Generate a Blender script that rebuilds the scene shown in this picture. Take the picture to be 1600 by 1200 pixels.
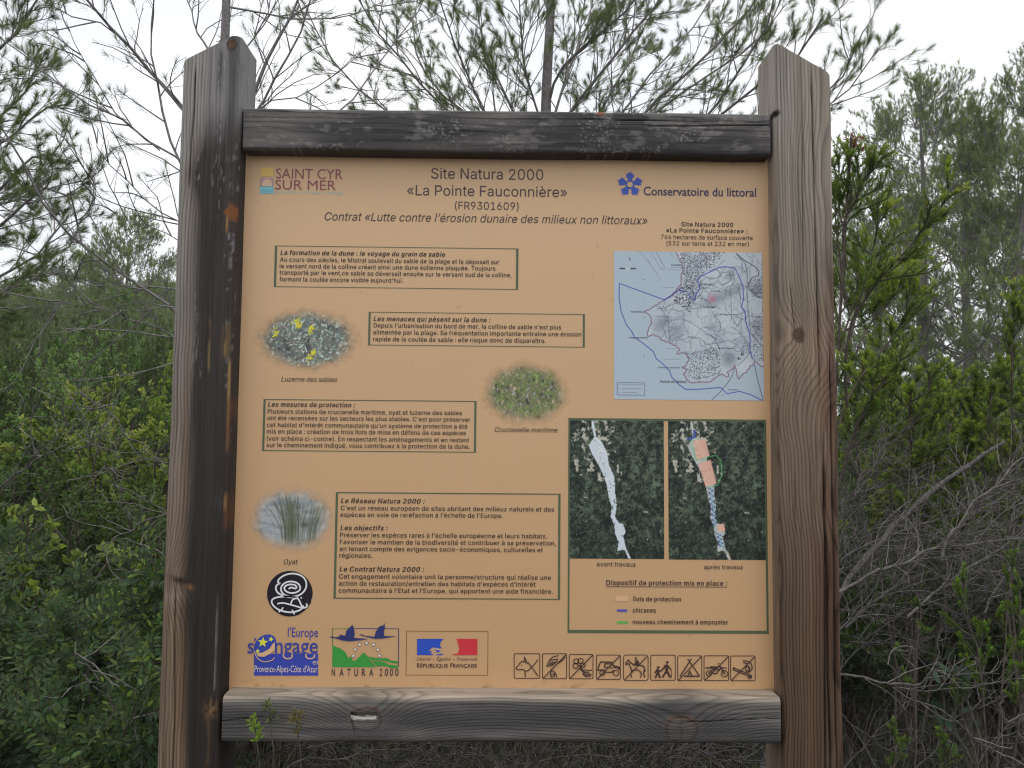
import bpy, math, json, random
import numpy as np
from mathutils import Matrix, Vector
from mathutils.geometry import tessellate_polygon

# ------------------------------------------------------------------ scene, camera, world, sun
for _o in list(bpy.data.objects):
    bpy.data.objects.remove(_o, do_unlink=True)
SC = bpy.context.scene
COL = SC.collection
random.seed(7)
RNG = np.random.default_rng(11)

FPX = 1290.0
CAM = np.array([0.0, -1.378, 1.55])
YAW, PITCH, ROLL = 0.0165, 0.0685, 0.0085
_fx = np.array([math.cos(YAW), -math.sin(YAW), 0.0])
_fw = np.array([math.sin(YAW), math.cos(YAW), 0.0])
_up = np.array([0, 0, 1.0])
C_F = _fw*math.cos(PITCH) + _up*math.sin(PITCH)
_u2 = _up*math.cos(PITCH) - _fw*math.sin(PITCH)
C_R = _fx*math.cos(ROLL) + _u2*math.sin(ROLL)
C_U = _u2*math.cos(ROLL) - _fx*math.sin(ROLL)
cam_data = bpy.data.cameras.new('camera')
cam_data.sensor_fit = 'HORIZONTAL'; cam_data.sensor_width = 36.0
cam_data.lens = FPX/1600*36.0
cam_data.clip_start = 0.05; cam_data.clip_end = 600
cam = bpy.data.objects.new('camera', cam_data); COL.objects.link(cam)
_m = np.eye(4); _m[:3, 0] = C_R; _m[:3, 1] = C_U; _m[:3, 2] = -C_F; _m[:3, 3] = CAM
cam.matrix_world = Matrix([list(r) for r in _m])
SC.camera = cam

SUN_EL, SUN_AZ = math.radians(68), math.radians(160)
W = bpy.data.worlds.new('World'); SC.world = W; W.use_nodes = True
_nt = W.node_tree; _bg = _nt.nodes['Background']
_sky = _nt.nodes.new('ShaderNodeTexSky'); _sky.sky_type = 'NISHITA'; _sky.sun_disc = False
_sky.sun_elevation = SUN_EL; _sky.sun_rotation = SUN_AZ
_tc = _nt.nodes.new('ShaderNodeTexCoord')
_mp = _nt.nodes.new('ShaderNodeMapping'); _mp.inputs['Scale'].default_value = (1, 1, 2.2)
_nz = _nt.nodes.new('ShaderNodeTexNoise'); _nz.inputs['Scale'].default_value = 1.6; _nz.inputs['Detail'].default_value = 4
_rp = _nt.nodes.new('ShaderNodeValToRGB')
_rp.color_ramp.elements[0].position = .3; _rp.color_ramp.elements[0].color = (8.9, 9.8, 11.0, 1)
_rp.color_ramp.elements[1].position = .6; _rp.color_ramp.elements[1].color = (11.9, 12.0, 12.2, 1)
_mx = _nt.nodes.new('ShaderNodeMix'); _mx.data_type = 'RGBA'; _mx.inputs[0].default_value = .93
_nt.links.new(_tc.outputs['Generated'], _mp.inputs['Vector']); _nt.links.new(_mp.outputs[0], _nz.inputs['Vector'])
_nt.links.new(_nz.outputs['Fac'], _rp.inputs[0])
_nt.links.new(_sky.outputs[0], _mx.inputs[6]); _nt.links.new(_rp.outputs[0], _mx.inputs[7])
_nt.links.new(_mx.outputs[2], _bg.inputs['Color']); _bg.inputs['Strength'].default_value = .098

sun_d = bpy.data.lights.new('sun', 'SUN'); sun_d.energy = 0.9; sun_d.angle = math.radians(25); sun_d.color = (1, .96, .9)
sun = bpy.data.objects.new('sun', sun_d); COL.objects.link(sun)
_sd = Vector((math.sin(SUN_AZ)*math.cos(SUN_EL), math.cos(SUN_AZ)*math.cos(SUN_EL), math.sin(SUN_EL)))
sun.rotation_euler = _sd.to_track_quat('Z', 'Y').to_euler(); sun.location = (0, 0, 12)

SC.view_settings.view_transform = 'Standard'; SC.view_settings.look = 'None'
SC.view_settings.exposure = 0.0; SC.view_settings.gamma = 1.0; SC.view_settings.use_curve_mapping = False
SC.cycles.max_bounces = 8; SC.cycles.transparent_max_bounces = 12
SC.cycles.diffuse_bounces = 4; SC.cycles.volume_bounces = 2; SC.cycles.use_denoising = True
SC.cycles.pixel_filter_type = 'BLACKMAN_HARRIS'; SC.cycles.filter_width = 1.15

# ------------------------------------------------------------------ helpers
def at(px, py, Y):
    """the point seen at photo pixel (px,py) at depth Y behind the front of the board"""
    d = C_F + C_R*(px-800)/FPX - C_U*(py-600)/FPX
    return CAM + d*((Y-CAM[1])/d[1])

def sl(v):
    v = np.asarray(v, float)/255
    return np.where(v <= .04045, v/12.92, ((v+.055)/1.055)**2.4)
IRR = 0.60                                     # how bright a white card at the board's place shows
def ink(r, g, b):
    return tuple(np.clip(sl((r, g, b))/IRR, .002, .85))

def hash2(ix, iy, s):
    h = (ix*374761393 + iy*668265263 + s*974634541) & 0xffffffff
    h = ((h ^ (h >> 13))*1274126177) & 0xffffffff
    return ((h ^ (h >> 16)) & 0xffff)/65535.0
def vn(x, y, s=0):
    x = np.asarray(x, float); y = np.asarray(y, float)
    ix = np.floor(x).astype(np.int64); iy = np.floor(y).astype(np.int64)
    fx = x-ix; fy = y-iy; fx = fx*fx*(3-2*fx); fy = fy*fy*(3-2*fy)
    a = hash2(ix, iy, s); b = hash2(ix+1, iy, s); c = hash2(ix, iy+1, s); d = hash2(ix+1, iy+1, s)
    return (a*(1-fx)+b*fx)*(1-fy) + (c*(1-fx)+d*fx)*fy
def fbm(x, y, s=0, o=4):
    r = 0; a = .5; t = 0
    for i in range(o):
        r = r + a*vn(x*2**i, y*2**i, s+i*17); t += a; a *= .5
    return r/t
def sstep(a, b, x):
    t = np.clip((np.asarray(x, float)-a)/(b-a), 0, 1); return t*t*(3-2*t)

def tag(o, label, cat, group=None, kind=None):
    if label: o['label'] = label
    if cat: o['category'] = cat
    if group: o['group'] = group
    if kind: o['kind'] = kind
    return o
def empty(name, loc, label, cat, group=None):
    o = bpy.data.objects.new(name, None); COL.objects.link(o); o.location = [float(v) for v in loc]
    o.empty_display_size = .1
    return tag(o, label, cat, group)

class MB:
    """collects vertices, faces, one colour per vertex and float attributes; build() links ONE mesh object"""
    def __init__(s):
        s.v = []; s.f = []; s.c = []; s.n = 0; s.mi = []
    def add(s, v, faces, col=None, mi=0):
        v = np.asarray(v, float).reshape(-1, 3)
        s.v.append(v)
        if col is None: col = (.5, .5, .5)
        c = np.asarray(col, float)
        if c.ndim == 1: c = np.repeat(c[None, :], len(v), 0)
        if c.shape[1] == 3: c = np.hstack([c, np.ones((len(c), 1))])
        s.c.append(c)
        F = np.asarray(faces, np.int64)
        s.f.append(F + s.n); s.mi.append(np.full(len(F), mi, np.int32))
        s.n += len(v)
    def build(s, name, mats, parent=None, smooth=False, extra=None, origin=None):
        V = np.vstack(s.v); C = np.vstack(s.c)
        if origin is not None: V = V - np.asarray(origin)
        loops = np.concatenate([f.ravel() for f in s.f]).astype(np.int32)
        tot = np.concatenate([np.full(len(f), f.shape[1], np.int32) for f in s.f])
        st = np.concatenate([[0], np.cumsum(tot)[:-1]]).astype(np.int32)
        me = bpy.data.meshes.new(name)
        me.vertices.add(len(V)); me.vertices.foreach_set('co', V.astype(np.float32).ravel())
        me.loops.add(len(loops)); me.loops.foreach_set('vertex_index', loops)
        me.polygons.add(len(tot)); me.polygons.foreach_set('loop_start', st)
        try: me.polygons.foreach_set('loop_total', tot)
        except Exception: pass
        me.polygons.foreach_set('material_index', np.concatenate(s.mi))
        me.polygons.foreach_set('use_smooth', np.full(len(tot), smooth))
        at_ = me.attributes.new('tint', 'FLOAT_COLOR', 'POINT'); at_.data.foreach_set('color', C.astype(np.float32).ravel())
        if extra:
            for k, a in extra.items():
                q = me.attributes.new(k, 'FLOAT', 'POINT'); q.data.foreach_set('value', np.asarray(a, np.float32))
        me.update(calc_edges=True); me.validate()
        for m in (mats if isinstance(mats, (list, tuple)) else [mats]): me.materials.append(m)
        o = bpy.data.objects.new(name, me); COL.objects.link(o)
        if parent is not None: o.parent = parent
        return o

# ------------------------------------------------------------------ materials
def new_mat(name):
    m = bpy.data.materials.new(name); m.use_nodes = True
    return m, m.node_tree, m.node_tree.nodes['Principled BSDF']
def attr(nt, name):
    a = nt.nodes.new('ShaderNodeAttribute'); a.attribute_name = name; return a
def mixc(nt, fac, a, b, mode='MIX'):
    n = nt.nodes.new('ShaderNodeMix'); n.data_type = 'RGBA'; n.blend_type = mode
    for sock, val in ((n.inputs[0], fac), (n.inputs[6], a), (n.inputs[7], b)):
        if isinstance(val, (int, float)): sock.default_value = val
        elif isinstance(val, tuple): sock.default_value = (*val[:3], 1)
        else: nt.links.new(val, sock)
    return n.outputs[2]
def math_n(nt, op, a, b=None):
    n = nt.nodes.new('ShaderNodeMath'); n.operation = op
    for i, val in enumerate((a, b)):
        if val is None: continue
        if isinstance(val, (int, float)): n.inputs[i].default_value = val
        else: nt.links.new(val, n.inputs[i])
    return n.outputs[0]
def noise(nt, scale, detail=3, vec=None, sc=None, rough=.5):
    n = nt.nodes.new('ShaderNodeTexNoise'); n.inputs['Scale'].default_value = scale; n.inputs['Detail'].default_value = detail
    n.inputs['Roughness'].default_value = rough
    if sc is not None:
        mp = nt.nodes.new('ShaderNodeMapping'); mp.inputs['Scale'].default_value = sc
        tc = nt.nodes.new('ShaderNodeTexCoord'); nt.links.new(tc.outputs['Object'], mp.inputs['Vector'])
        nt.links.new(mp.outputs[0], n.inputs['Vector'])
    else:
        tc = nt.nodes.new('ShaderNodeTexCoord'); nt.links.new(tc.outputs['Object'], n.inputs['Vector'])
    return n.outputs['Fac']
def ramp(nt, fac, stops, interp='LINEAR'):
    r = nt.nodes.new('ShaderNodeValToRGB'); e = r.color_ramp.elements; r.color_ramp.interpolation = interp
    while len(e) < len(stops): e.new(.5)
    for i, (p, c) in enumerate(stops):
        e[i].position = p; e[i].color = (*c, 1) if isinstance(c, tuple) else (c, c, c, 1)
    nt.links.new(fac, r.inputs[0]); return r.outputs[0]

def wood_mat(name, axis, freq):
    m, nt, b = new_mat(name)
    sc = (230, 230, 5) if axis == 'z' else (5, 230, 230)
    sc2 = (45, 45, 2.2) if axis == 'z' else (2.2, 45, 45)
    g = attr(nt, 'grain').outputs['Fac']
    wob = math_n(nt, 'MULTIPLY', noise(nt, 1, 3, sc=sc2), .9)
    ph = math_n(nt, 'ADD', math_n(nt, 'MULTIPLY', g, freq), wob)
    fr = math_n(nt, 'FRACT', ph)
    band = ramp(nt, fr, [(0, 1.0), (.45, .96), (.72, .56), (.85, .38), (.95, .76), (1, 1.0)])
    amt = attr(nt, 'grainamt').outputs['Fac']
    tint = attr(nt, 'tint').outputs['Color']
    bandc = mixc(nt, amt, (1., 1., 1.), band)
    fib = ramp(nt, noise(nt, 1, 4, sc=sc, rough=.7), [(.24, .26), (.40, .85), (.55, 1.05), (.78, 1.5)])
    blot = ramp(nt, noise(nt, 1, 4, sc=sc2), [(.25, .78), (.75, 1.2)])
    c = mixc(nt, 1.0, tint, bandc, 'MULTIPLY')
    c = mixc(nt, .95, c, fib, 'MULTIPLY'); c = mixc(nt, .8, c, blot, 'MULTIPLY')
    nt.links.new(c, b.inputs['Base Color'])
    b.inputs['Roughness'].default_value = .82; b.inputs['Specular IOR Level'].default_value = .25
    bp = nt.nodes.new('ShaderNodeBump'); bp.inputs['Strength'].default_value = .55; bp.inputs['Distance'].default_value = .0016
    h = math_n(nt, 'ADD', math_n(nt, 'MULTIPLY', noise(nt, 1, 4, sc=sc, rough=.7), 1.0), math_n(nt, 'MULTIPLY', band, .8))
    nt.links.new(h, bp.inputs['Height']); nt.links.new(bp.outputs[0], b.inputs['Normal'])
    return m

def print_mat(name, rough=.42, alpha=False):
    m, nt, b = new_mat(name)
    t = attr(nt, 'tint')
    nt.links.new(t.outputs['Color'], b.inputs['Base Color'])
    b.inputs['Roughness'].default_value = rough; b.inputs['Specular IOR Level'].default_value = .35
    if alpha: nt.links.new(t.outputs['Alpha'], b.inputs['Alpha'])
    return m

def leaf_mat(name, trans=.35, rough=.5):
    m, nt, b = new_mat(name)
    t = attr(nt, 'tint').outputs['Color']
    nt.links.new(t, b.inputs['Base Color'])
    b.inputs['Roughness'].default_value = rough; b.inputs['Specular IOR Level'].default_value = .3
    tr = nt.nodes.new('ShaderNodeBsdfTranslucent')
    nt.links.new(mixc(nt, 1.0, t, (1.15, 1.25, .6), 'MULTIPLY'), tr.inputs['Color'])
    ms = nt.nodes.new('ShaderNodeMixShader'); ms.inputs[0].default_value = trans
    nt.links.new(b.outputs[0], ms.inputs[1]); nt.links.new(tr.outputs[0], ms.inputs[2])
    nt.links.new(ms.outputs[0], nt.nodes['Material Output'].inputs['Surface'])
    return m

def bark_mat(name, c1, c2, scale=60):
    m, nt, b = new_mat(name)
    n = noise(nt, scale, 5, rough=.65)
    c = ramp(nt, n, [(.3, c1), (.7, c2)])
    t = attr(nt, 'tint').outputs['Color']
    c = mixc(nt, 1.0, c, mixc(nt, 1.0, t, (2., 2., 2.), 'MULTIPLY'), 'MULTIPLY')
    nt.links.new(c, b.inputs['Base Color'])
    b.inputs['Roughness'].default_value = .9; b.inputs['Specular IOR Level'].default_value = .15
    bp = nt.nodes.new('ShaderNodeBump'); bp.inputs['Strength'].default_value = .6; bp.inputs['Distance'].default_value = .004
    nt.links.new(n, bp.inputs['Height']); nt.links.new(bp.outputs[0], b.inputs['Normal'])
    return m

M_POST = wood_mat('weathered_post_wood', 'z', 200)
M_RAIL = wood_mat('weathered_rail_wood', 'x', 215)
M_INK = print_mat('printed_ink')
M_FADE = print_mat('printed_photo', alpha=True)
M_NEEDLE = leaf_mat('pine_needles', .45)
M_LEAF = leaf_mat('shrub_leaves', .45, .42)
M_GRASS = leaf_mat('dry_grass', .3, .7)
M_BARK = bark_mat('pine_bark', (.12, .108, .106), (.30, .275, .27), 45)
M_GREY = bark_mat('dead_grey_wood', (.07, .063, .058), (.235, .215, .2), 70)
M_STEM = bark_mat('shrub_stem', (.05, .04, .033), (.15, .125, .105), 60)

def panel_mat():
    m, nt, b = new_mat('tan_sign_laminate')
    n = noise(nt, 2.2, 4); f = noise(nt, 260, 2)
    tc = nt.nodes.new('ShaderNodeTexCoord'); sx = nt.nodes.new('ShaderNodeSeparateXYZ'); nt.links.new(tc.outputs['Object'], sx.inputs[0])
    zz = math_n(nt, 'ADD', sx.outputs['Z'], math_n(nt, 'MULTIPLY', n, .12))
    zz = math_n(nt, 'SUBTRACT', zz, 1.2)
    c = ramp(nt, zz, [(0, ink(165, 131, 95)), (.85, ink(178, 148, 115))])       # paler towards the top: the stronger skylight there is painted into the colour
    sp = ramp(nt, f, [(.0, .86), (.2, .97), (.35, 1.0)])
    z = attr(nt, 'tint').outputs['Color']
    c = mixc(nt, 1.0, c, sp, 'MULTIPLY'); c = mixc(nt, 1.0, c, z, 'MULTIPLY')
    mk = noise(nt, 34, 5, rough=.75); rn = noise(nt, 1, 3, sc=(55, 1, 1.6))
    c = mixc(nt, ramp(nt, mk, [(.66, 0.), (.74, .35)]), c, (.20, .15, .10))
    c = mixc(nt, ramp(nt, rn, [(.60, 0.), (.8, .16)]), c, (.62, .55, .46))
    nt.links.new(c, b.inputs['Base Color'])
    nt.links.new(math_n(nt, 'ADD', math_n(nt, 'MULTIPLY', n, .35), .25), b.inputs['Roughness'])
    b.inputs['Specular IOR Level'].default_value = .35
    return m
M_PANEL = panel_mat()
GLYPHS = r'''{"'":[206,[[78,318,70,509,136,509,128,318]]],"(":[273,[[89,207,105,348,148,484,177,539,236,539,174,370,156,280,151,207,172,67,236,-96,177,-96,153,-51,103,85]]],")":[273,[[37,-96,102,69,122,207,117,280,99,370,37,539,97,539,134,463,165,360,182,252,182,161,157,38,105,-81,97,-96]]],",":[188,[[38,-119,68,71,137,71,84,-119]]],"-":[453,[[337,244,337,188,114,188,114,244]]],".":[188,[[95,-4,63,9,50,41,63,73,95,87,128,73,141,41,128,9]]],"/":[249,[[235,533,71,-76,14,-76,178,533]]],"0":[453,[[227,-7,155,8,122,31,95,62,58,151,48,254,58,358,95,447,123,478,156,500,227,516,298,500,331,478,358,447,395,358,405,254,395,151,359,62,331,31,298,8],[227,50,273,61,313,103,337,173,344,254,337,336,313,405,273,448,227,460,180,448,140,405,116,336,109,254,116,173,140,103,180,61]]],"1":[453,[[76,0,76,55,391,55,391,0],[276,509,276,0,212,0,212,448,86,358,86,427,198,509]]],"2":[453,[[64,0,64,47,282,282,311,327,320,367,305,422,285,442,255,456,207,458,164,442,137,409,127,362,66,362,79,428,111,473,166,506,234,515,299,500,343,469,371,425,381,372,373,323,319,238,153,57,389,57,389,0]]],"3":[453,[[218,-7,148,4,98,30,58,77,44,132,109,132,117,103,133,80,191,52,259,55,289,68,312,89,325,116,329,150,321,187,303,213,249,242,157,248,157,299,288,452,70,452,70,509,372,509,372,461,211,278,211,289,273,287,316,272,350,248,387,186,393,145,387,103,366,59,324,21,275,0]]],"4":[453,[[40,105,40,158,247,509,311,509,109,163,413,163,413,105],[282,0,282,318,343,318,343,0]]],"5":[453,[[221,-7,162,2,108,32,72,79,60,130,122,130,135,93,165,65,206,51,250,53,285,71,314,104,327,143,324,193,293,248,242,275,182,273,128,246,67,253,96,509,366,509,366,452,151,452,134,301,168,321,208,332,250,332,294,321,326,302,357,271,379,231,389,192,385,117,354,54,293,7]]],"6":[453,[[226,-7,157,7,99,53,69,115,66,192,80,239,108,295,252,509,322,509,145,261,173,294,214,312,270,311,316,295,352,266,377,225,388,176,385,121,368,73,331,28,279,1],[226,48,264,55,299,79,321,117,327,157,321,198,299,235,264,259,226,265,188,259,153,235,131,199,125,158,131,117,153,79,188,55]]],"7":[453,[[97,0,323,452,62,452,62,509,391,509,391,449,165,0]]],"9":[453,[[226,516,295,502,354,456,384,393,386,317,373,270,344,214,200,0,130,0,307,248,279,214,238,196,183,198,137,214,101,243,76,283,64,333,67,388,85,436,122,480,174,508],[226,460,188,453,154,429,132,392,125,352,132,311,154,274,188,250,226,243,264,250,299,273,321,310,327,350,321,392,299,429,264,453]]],":":[188,[[95,-4,63,9,50,41,63,73,95,87,128,73,141,41,128,9],[95,271,63,284,50,316,63,349,95,362,128,349,141,316,128,284]]],"A":[480,[[16,0,201,509,276,509,463,0,395,0,346,142,133,142,85,0],[153,199,326,199,239,460]]],"C":[510,[[267,-7,182,9,140,32,104,63,76,104,55,152,40,254,55,356,76,405,104,445,140,477,182,500,267,516,340,504,402,471,448,418,473,348,408,348,392,390,365,423,329,444,282,455,240,454,199,441,163,416,134,381,107,303,107,206,134,127,184,76,249,54,315,60,375,96,397,127,408,160,473,160,448,91,402,38,341,5]]],"D":[502,[[60,0,60,509,254,507,342,484,382,458,414,423,451,342,460,286,459,210,448,155,421,97,381,52,340,25,291,8,219,0],[125,57,261,61,301,72,341,97,370,132,392,187,399,255,392,323,365,385,320,428,244,451,125,452]]],"E":[419,[[60,0,60,509,372,509,372,452,125,452,125,286,355,286,355,274,355,229,125,229,125,57,375,57,375,0]]],"F":[410,[[60,0,60,509,369,509,369,452,125,452,125,278,346,278,346,221,125,221,125,0]]],"G":[520,[[269,-7,182,9,139,32,104,64,75,104,54,153,40,254,54,356,75,405,103,445,139,477,181,500,265,516,340,504,403,469,449,416,474,349,408,349,370,415,341,437,306,451,239,454,176,428,145,397,125,364,104,279,111,184,125,145,151,105,184,76,233,57,285,54,338,68,374,93,396,123,410,160,415,202,434,199,283,199,283,256,478,256,471,141,433,65,395,30,357,10]]],"L":[393,[[60,0,60,509,125,509,125,57,361,57,361,0]]],"M":[628,[[60,0,60,509,152,509,314,72,476,509,568,509,568,0,505,0,505,405,342,0,286,0,123,405,123,0]]],"N":[523,[[60,0,60,509,136,509,399,92,399,509,463,509,463,0,387,0,125,412,125,0]]],"O":[533,[[267,-7,182,9,140,32,105,63,76,104,55,152,40,254,55,356,76,405,105,445,140,477,182,500,267,516,352,500,394,477,429,445,458,405,479,356,493,254,479,152,458,104,429,63,394,32,352,9],[267,53,334,68,388,112,419,173,430,254,419,336,388,397,334,441,267,456,199,441,145,397,114,335,103,254,114,173,145,112,199,68]]],"P":[445,[[60,0,60,509,258,508,332,487,371,456,397,415,408,365,406,313,390,265,366,233,324,203,279,189,125,187,125,0],[125,243,255,244,306,262,331,289,343,325,343,371,331,406,306,433,268,449,125,452]]],"R":[449,[[60,0,60,509,259,508,341,484,377,453,400,411,409,361,405,309,386,265,361,235,325,213,308,207,428,0,353,0,243,201,125,199,125,0],[125,255,241,255,287,263,326,288,344,335,336,400,298,440,248,452,125,452]]],"S":[447,[[224,-9,153,0,91,31,52,81,38,137,104,137,112,105,134,77,166,59,206,50,286,60,319,80,338,105,344,153,323,188,282,210,118,266,74,303,55,344,58,413,90,466,154,504,227,516,292,507,351,476,389,429,401,378,337,378,326,412,296,441,251,457,206,458,162,446,132,422,116,385,121,348,165,310,302,267,359,238,397,193,408,139,394,77,360,34,297,1]]],"T":[449,[[32,452,32,509,417,509,417,452,257,452,257,0,193,0,193,452]]],"V":[480,[[204,0,16,509,84,509,248,31,235,31,258,111,395,509,463,509,278,0]]],"a":[389,[[160,-9,100,2,55,35,32,87,37,148,62,182,100,203,265,235,275,252,270,290,243,320,196,331,138,317,100,274,41,291,69,337,115,369,176,384,234,380,298,351,331,297,337,0,277,0,272,52,228,7],[170,45,218,54,258,85,274,124,276,190,142,161,101,137,92,105,102,72,130,52]]],"b":[424,[[229,-8,168,6,118,59,112,59,112,0,53,0,53,509,114,509,114,319,149,357,176,375,209,383,257,382,298,369,333,344,377,274,388,223,389,165,366,76,340,39,306,11,274,-2],[220,47,264,56,297,83,320,130,328,189,320,248,297,294,264,321,220,330,177,321,140,291,121,250,113,189,121,128,140,86,177,56]]],"c":[396,[[207,-8,141,4,82,46,45,113,34,187,45,263,82,330,141,372,207,384,260,377,305,356,340,322,362,277,303,262,277,305,229,328,186,328,150,314,117,277,99,224,98,158,117,99,155,59,207,46,239,51,268,64,290,86,304,117,363,102,341,56,306,21,261,-1]]],"d":[424,[[195,-8,159,-4,119,11,85,39,59,76,35,165,36,223,47,274,91,344,127,369,168,382,216,383,248,375,279,354,311,319,311,509,372,509,372,0,313,0,313,59,307,59,257,6],[205,47,248,56,284,86,304,128,312,189,304,250,284,291,248,321,205,330,160,321,127,294,104,248,96,189,104,130,124,88,161,56]]],"e":[404,[[212,-8,142,4,88,39,48,103,34,175,42,252,75,322,131,368,195,384,266,374,319,341,357,282,371,214,371,169,75,169,75,221,338,221,310,202,304,250,290,285,267,310,237,326,167,324,118,285,98,235,97,153,110,106,141,68,179,50,226,47,277,65,306,105,365,91,347,53,311,19,263,-2]]],"f":[254,[[228,379,228,327,6,327,6,379],[81,0,84,461,105,498,140,521,182,530,236,523,243,521,227,468,171,470,145,443,142,0]]],"g":[425,[[207,-151,153,-145,111,-130,74,-103,51,-69,101,-41,130,-73,168,-93,225,-96,270,-83,293,-65,307,-40,311,68,268,25,221,7,152,10,99,36,64,74,42,126,34,203,44,266,80,332,112,361,143,376,187,384,239,379,273,360,313,319,313,379,372,379,372,-9,364,-62,346,-96,312,-126,267,-143],[205,59,248,67,285,95,306,140,312,193,305,251,285,291,249,321,205,330,161,321,128,295,104,250,96,193,104,135,124,96,161,67]]],"h":[410,[[114,227,114,0,53,0,53,509,114,509,114,287,102,287,134,346,187,379,257,382,316,353,344,314,356,268,357,0,296,0,295,252,288,281,268,309,218,329,161,317,126,283]]],"i":[167,[[53,0,53,379,114,379,114,0],[84,443,54,455,41,483,54,512,84,524,114,512,126,483,114,455]]],"j":[167,[[53,379,114,379,113,-50,99,-95,74,-123,37,-139,-10,-143,-10,-87,35,-77,52,-40],[83,443,53,455,41,483,53,512,83,524,114,512,126,483,114,455]]],"l":[189,[[139,-2,83,12,66,30,54,61,53,509,114,509,115,80,127,56,170,54,181,3]]],"m":[610,[[53,0,53,379,112,379,108,295,120,328,143,357,172,376,209,386,250,382,282,366,312,325,321,295,312,295,345,351,407,383,480,379,512,362,534,339,556,272,557,0,496,0,494,276,473,313,419,330,367,315,338,270,335,0,274,0,272,278,244,318,199,330,146,313,117,266,114,0]]],"n":[410,[[114,227,114,0,53,0,53,379,112,379,112,287,102,287,134,346,187,379,257,382,316,353,344,314,356,268,357,0,296,0,295,252,288,281,268,309,218,329,161,317,126,283]]],"o":[415,[[207,-8,141,4,82,46,45,113,34,187,45,263,82,330,141,372,207,384,274,372,333,330,370,263,381,187,370,113,333,46,274,4],[207,46,254,56,288,83,311,131,319,187,311,245,288,292,254,320,207,330,161,320,127,292,104,245,96,187,104,131,127,83,161,56]]],"p":[424,[[53,-143,53,379,112,379,112,319,152,360,191,380,248,383,298,369,351,325,383,255,389,165,370,84,320,21,282,1,248,-7,177,1,146,22,114,59,114,-143],[220,47,264,56,297,83,320,130,328,189,320,248,297,294,264,321,220,330,177,321,140,291,121,250,113,189,121,128,140,86,177,56]]],"q":[424,[[372,-143,311,-143,311,59,278,22,248,1,177,-7,142,1,104,21,55,84,35,165,42,255,74,325,127,369,177,383,233,380,272,360,313,319,313,379,372,379],[205,47,248,56,284,86,304,128,312,189,304,250,284,291,248,321,205,330,160,321,127,294,104,248,96,189,104,130,124,88,161,56]]],"r":[259,[[53,0,53,379,112,379,115,321,134,351,163,374,200,384,243,384,243,322,172,320,144,304,124,279,114,242,114,0]]],"s":[365,[[182,-8,125,-1,84,18,51,53,36,94,94,107,120,63,175,46,229,54,262,81,267,110,251,138,97,190,67,213,49,251,51,305,82,350,135,378,195,384,242,377,279,358,305,330,324,290,268,277,253,305,230,324,168,331,140,322,117,303,109,282,112,258,144,232,249,204,295,181,322,149,331,100,319,58,284,20,239,-1]]],"t":[227,[[204,379,204,327,6,327,6,379],[65,471,126,471,128,80,136,61,150,53,202,54,211,1,159,-4,117,5,87,27,69,59]]],"u":[410,[[182,-5,140,1,104,18,76,47,61,79,53,129,53,379,114,379,117,112,147,66,200,50,253,64,286,101,296,146,296,379,357,379,357,0,298,0,298,92,307,92,295,63,263,22,230,3]]],"v":[389,[[163,0,17,379,84,379,173,135,206,21,184,21,219,141,305,379,371,379,226,0]]],"x":[379,[[21,0,171,218,171,171,29,379,100,379,207,206,175,206,282,379,352,379,209,169,209,214,358,0,287,0,208,122,173,182,179,182,205,182,91,0]]],"y":[389,[[47,-139,61,-86,101,-89,125,-79,143,-54,163,-1,17,379,84,379,172,134,206,21,184,21,219,141,305,379,371,379,189,-90,163,-121,131,-139,91,-145]]],"z":[380,[[42,0,42,46,254,320,48,323,48,379,333,379,333,331,126,56,339,56,339,0]]],"«":[403,[[168,49,33,209,168,369,238,369,105,209,238,49],[307,49,171,209,307,369,377,369,243,209,377,49]]],"»":[403,[[26,49,159,209,26,369,96,369,231,209,96,49],[165,49,298,209,165,369,234,369,370,209,234,49]]],"à":[389,[[160,-9,100,2,55,35,32,87,37,148,62,182,100,203,265,235,275,252,270,290,243,320,196,331,138,317,100,274,41,291,69,337,115,369,176,384,234,380,298,351,331,297,337,0,277,0,272,52,228,7],[170,45,218,54,258,85,274,124,276,190,142,161,101,137,92,105,102,72,130,52],[165,429,99,529,168,529,215,429]]],"è":[404,[[212,-8,142,4,88,39,48,103,34,175,42,252,75,322,131,368,195,384,266,374,319,341,357,282,371,214,371,169,75,169,75,221,338,221,310,202,304,250,290,285,267,310,237,326,167,324,118,285,98,235,97,153,110,106,141,68,179,50,226,47,277,65,306,105,365,91,347,53,311,19,263,-2],[180,429,114,529,182,529,230,429]]],"é":[404,[[212,-8,142,4,88,39,48,103,34,175,42,252,75,322,131,368,195,384,266,374,319,341,357,282,371,214,371,169,75,169,75,221,338,221,310,202,304,250,290,285,267,310,237,326,167,324,118,285,98,235,97,153,110,106,141,68,179,50,226,47,277,65,306,105,365,91,347,53,311,19,263,-2],[177,429,225,529,293,529,227,429]]],"ê":[404,[[212,-8,142,4,88,39,48,103,34,175,42,252,75,322,131,368,195,384,266,374,319,341,357,282,371,214,371,169,75,169,75,221,338,221,310,202,304,250,290,285,267,310,237,326,167,324,118,285,98,235,97,153,110,106,141,68,179,50,226,47,277,65,306,105,365,91,347,53,311,19,263,-2],[155,435,95,438,175,529,233,529,313,438,252,435,204,495]]],"î":[167,[[53,0,53,379,114,379,114,0],[34,435,-26,438,54,529,112,529,193,438,132,435,83,495]]],"’":[177,[[52,318,82,509,151,509,98,318]]]," ":[188,[]]}'''
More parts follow.
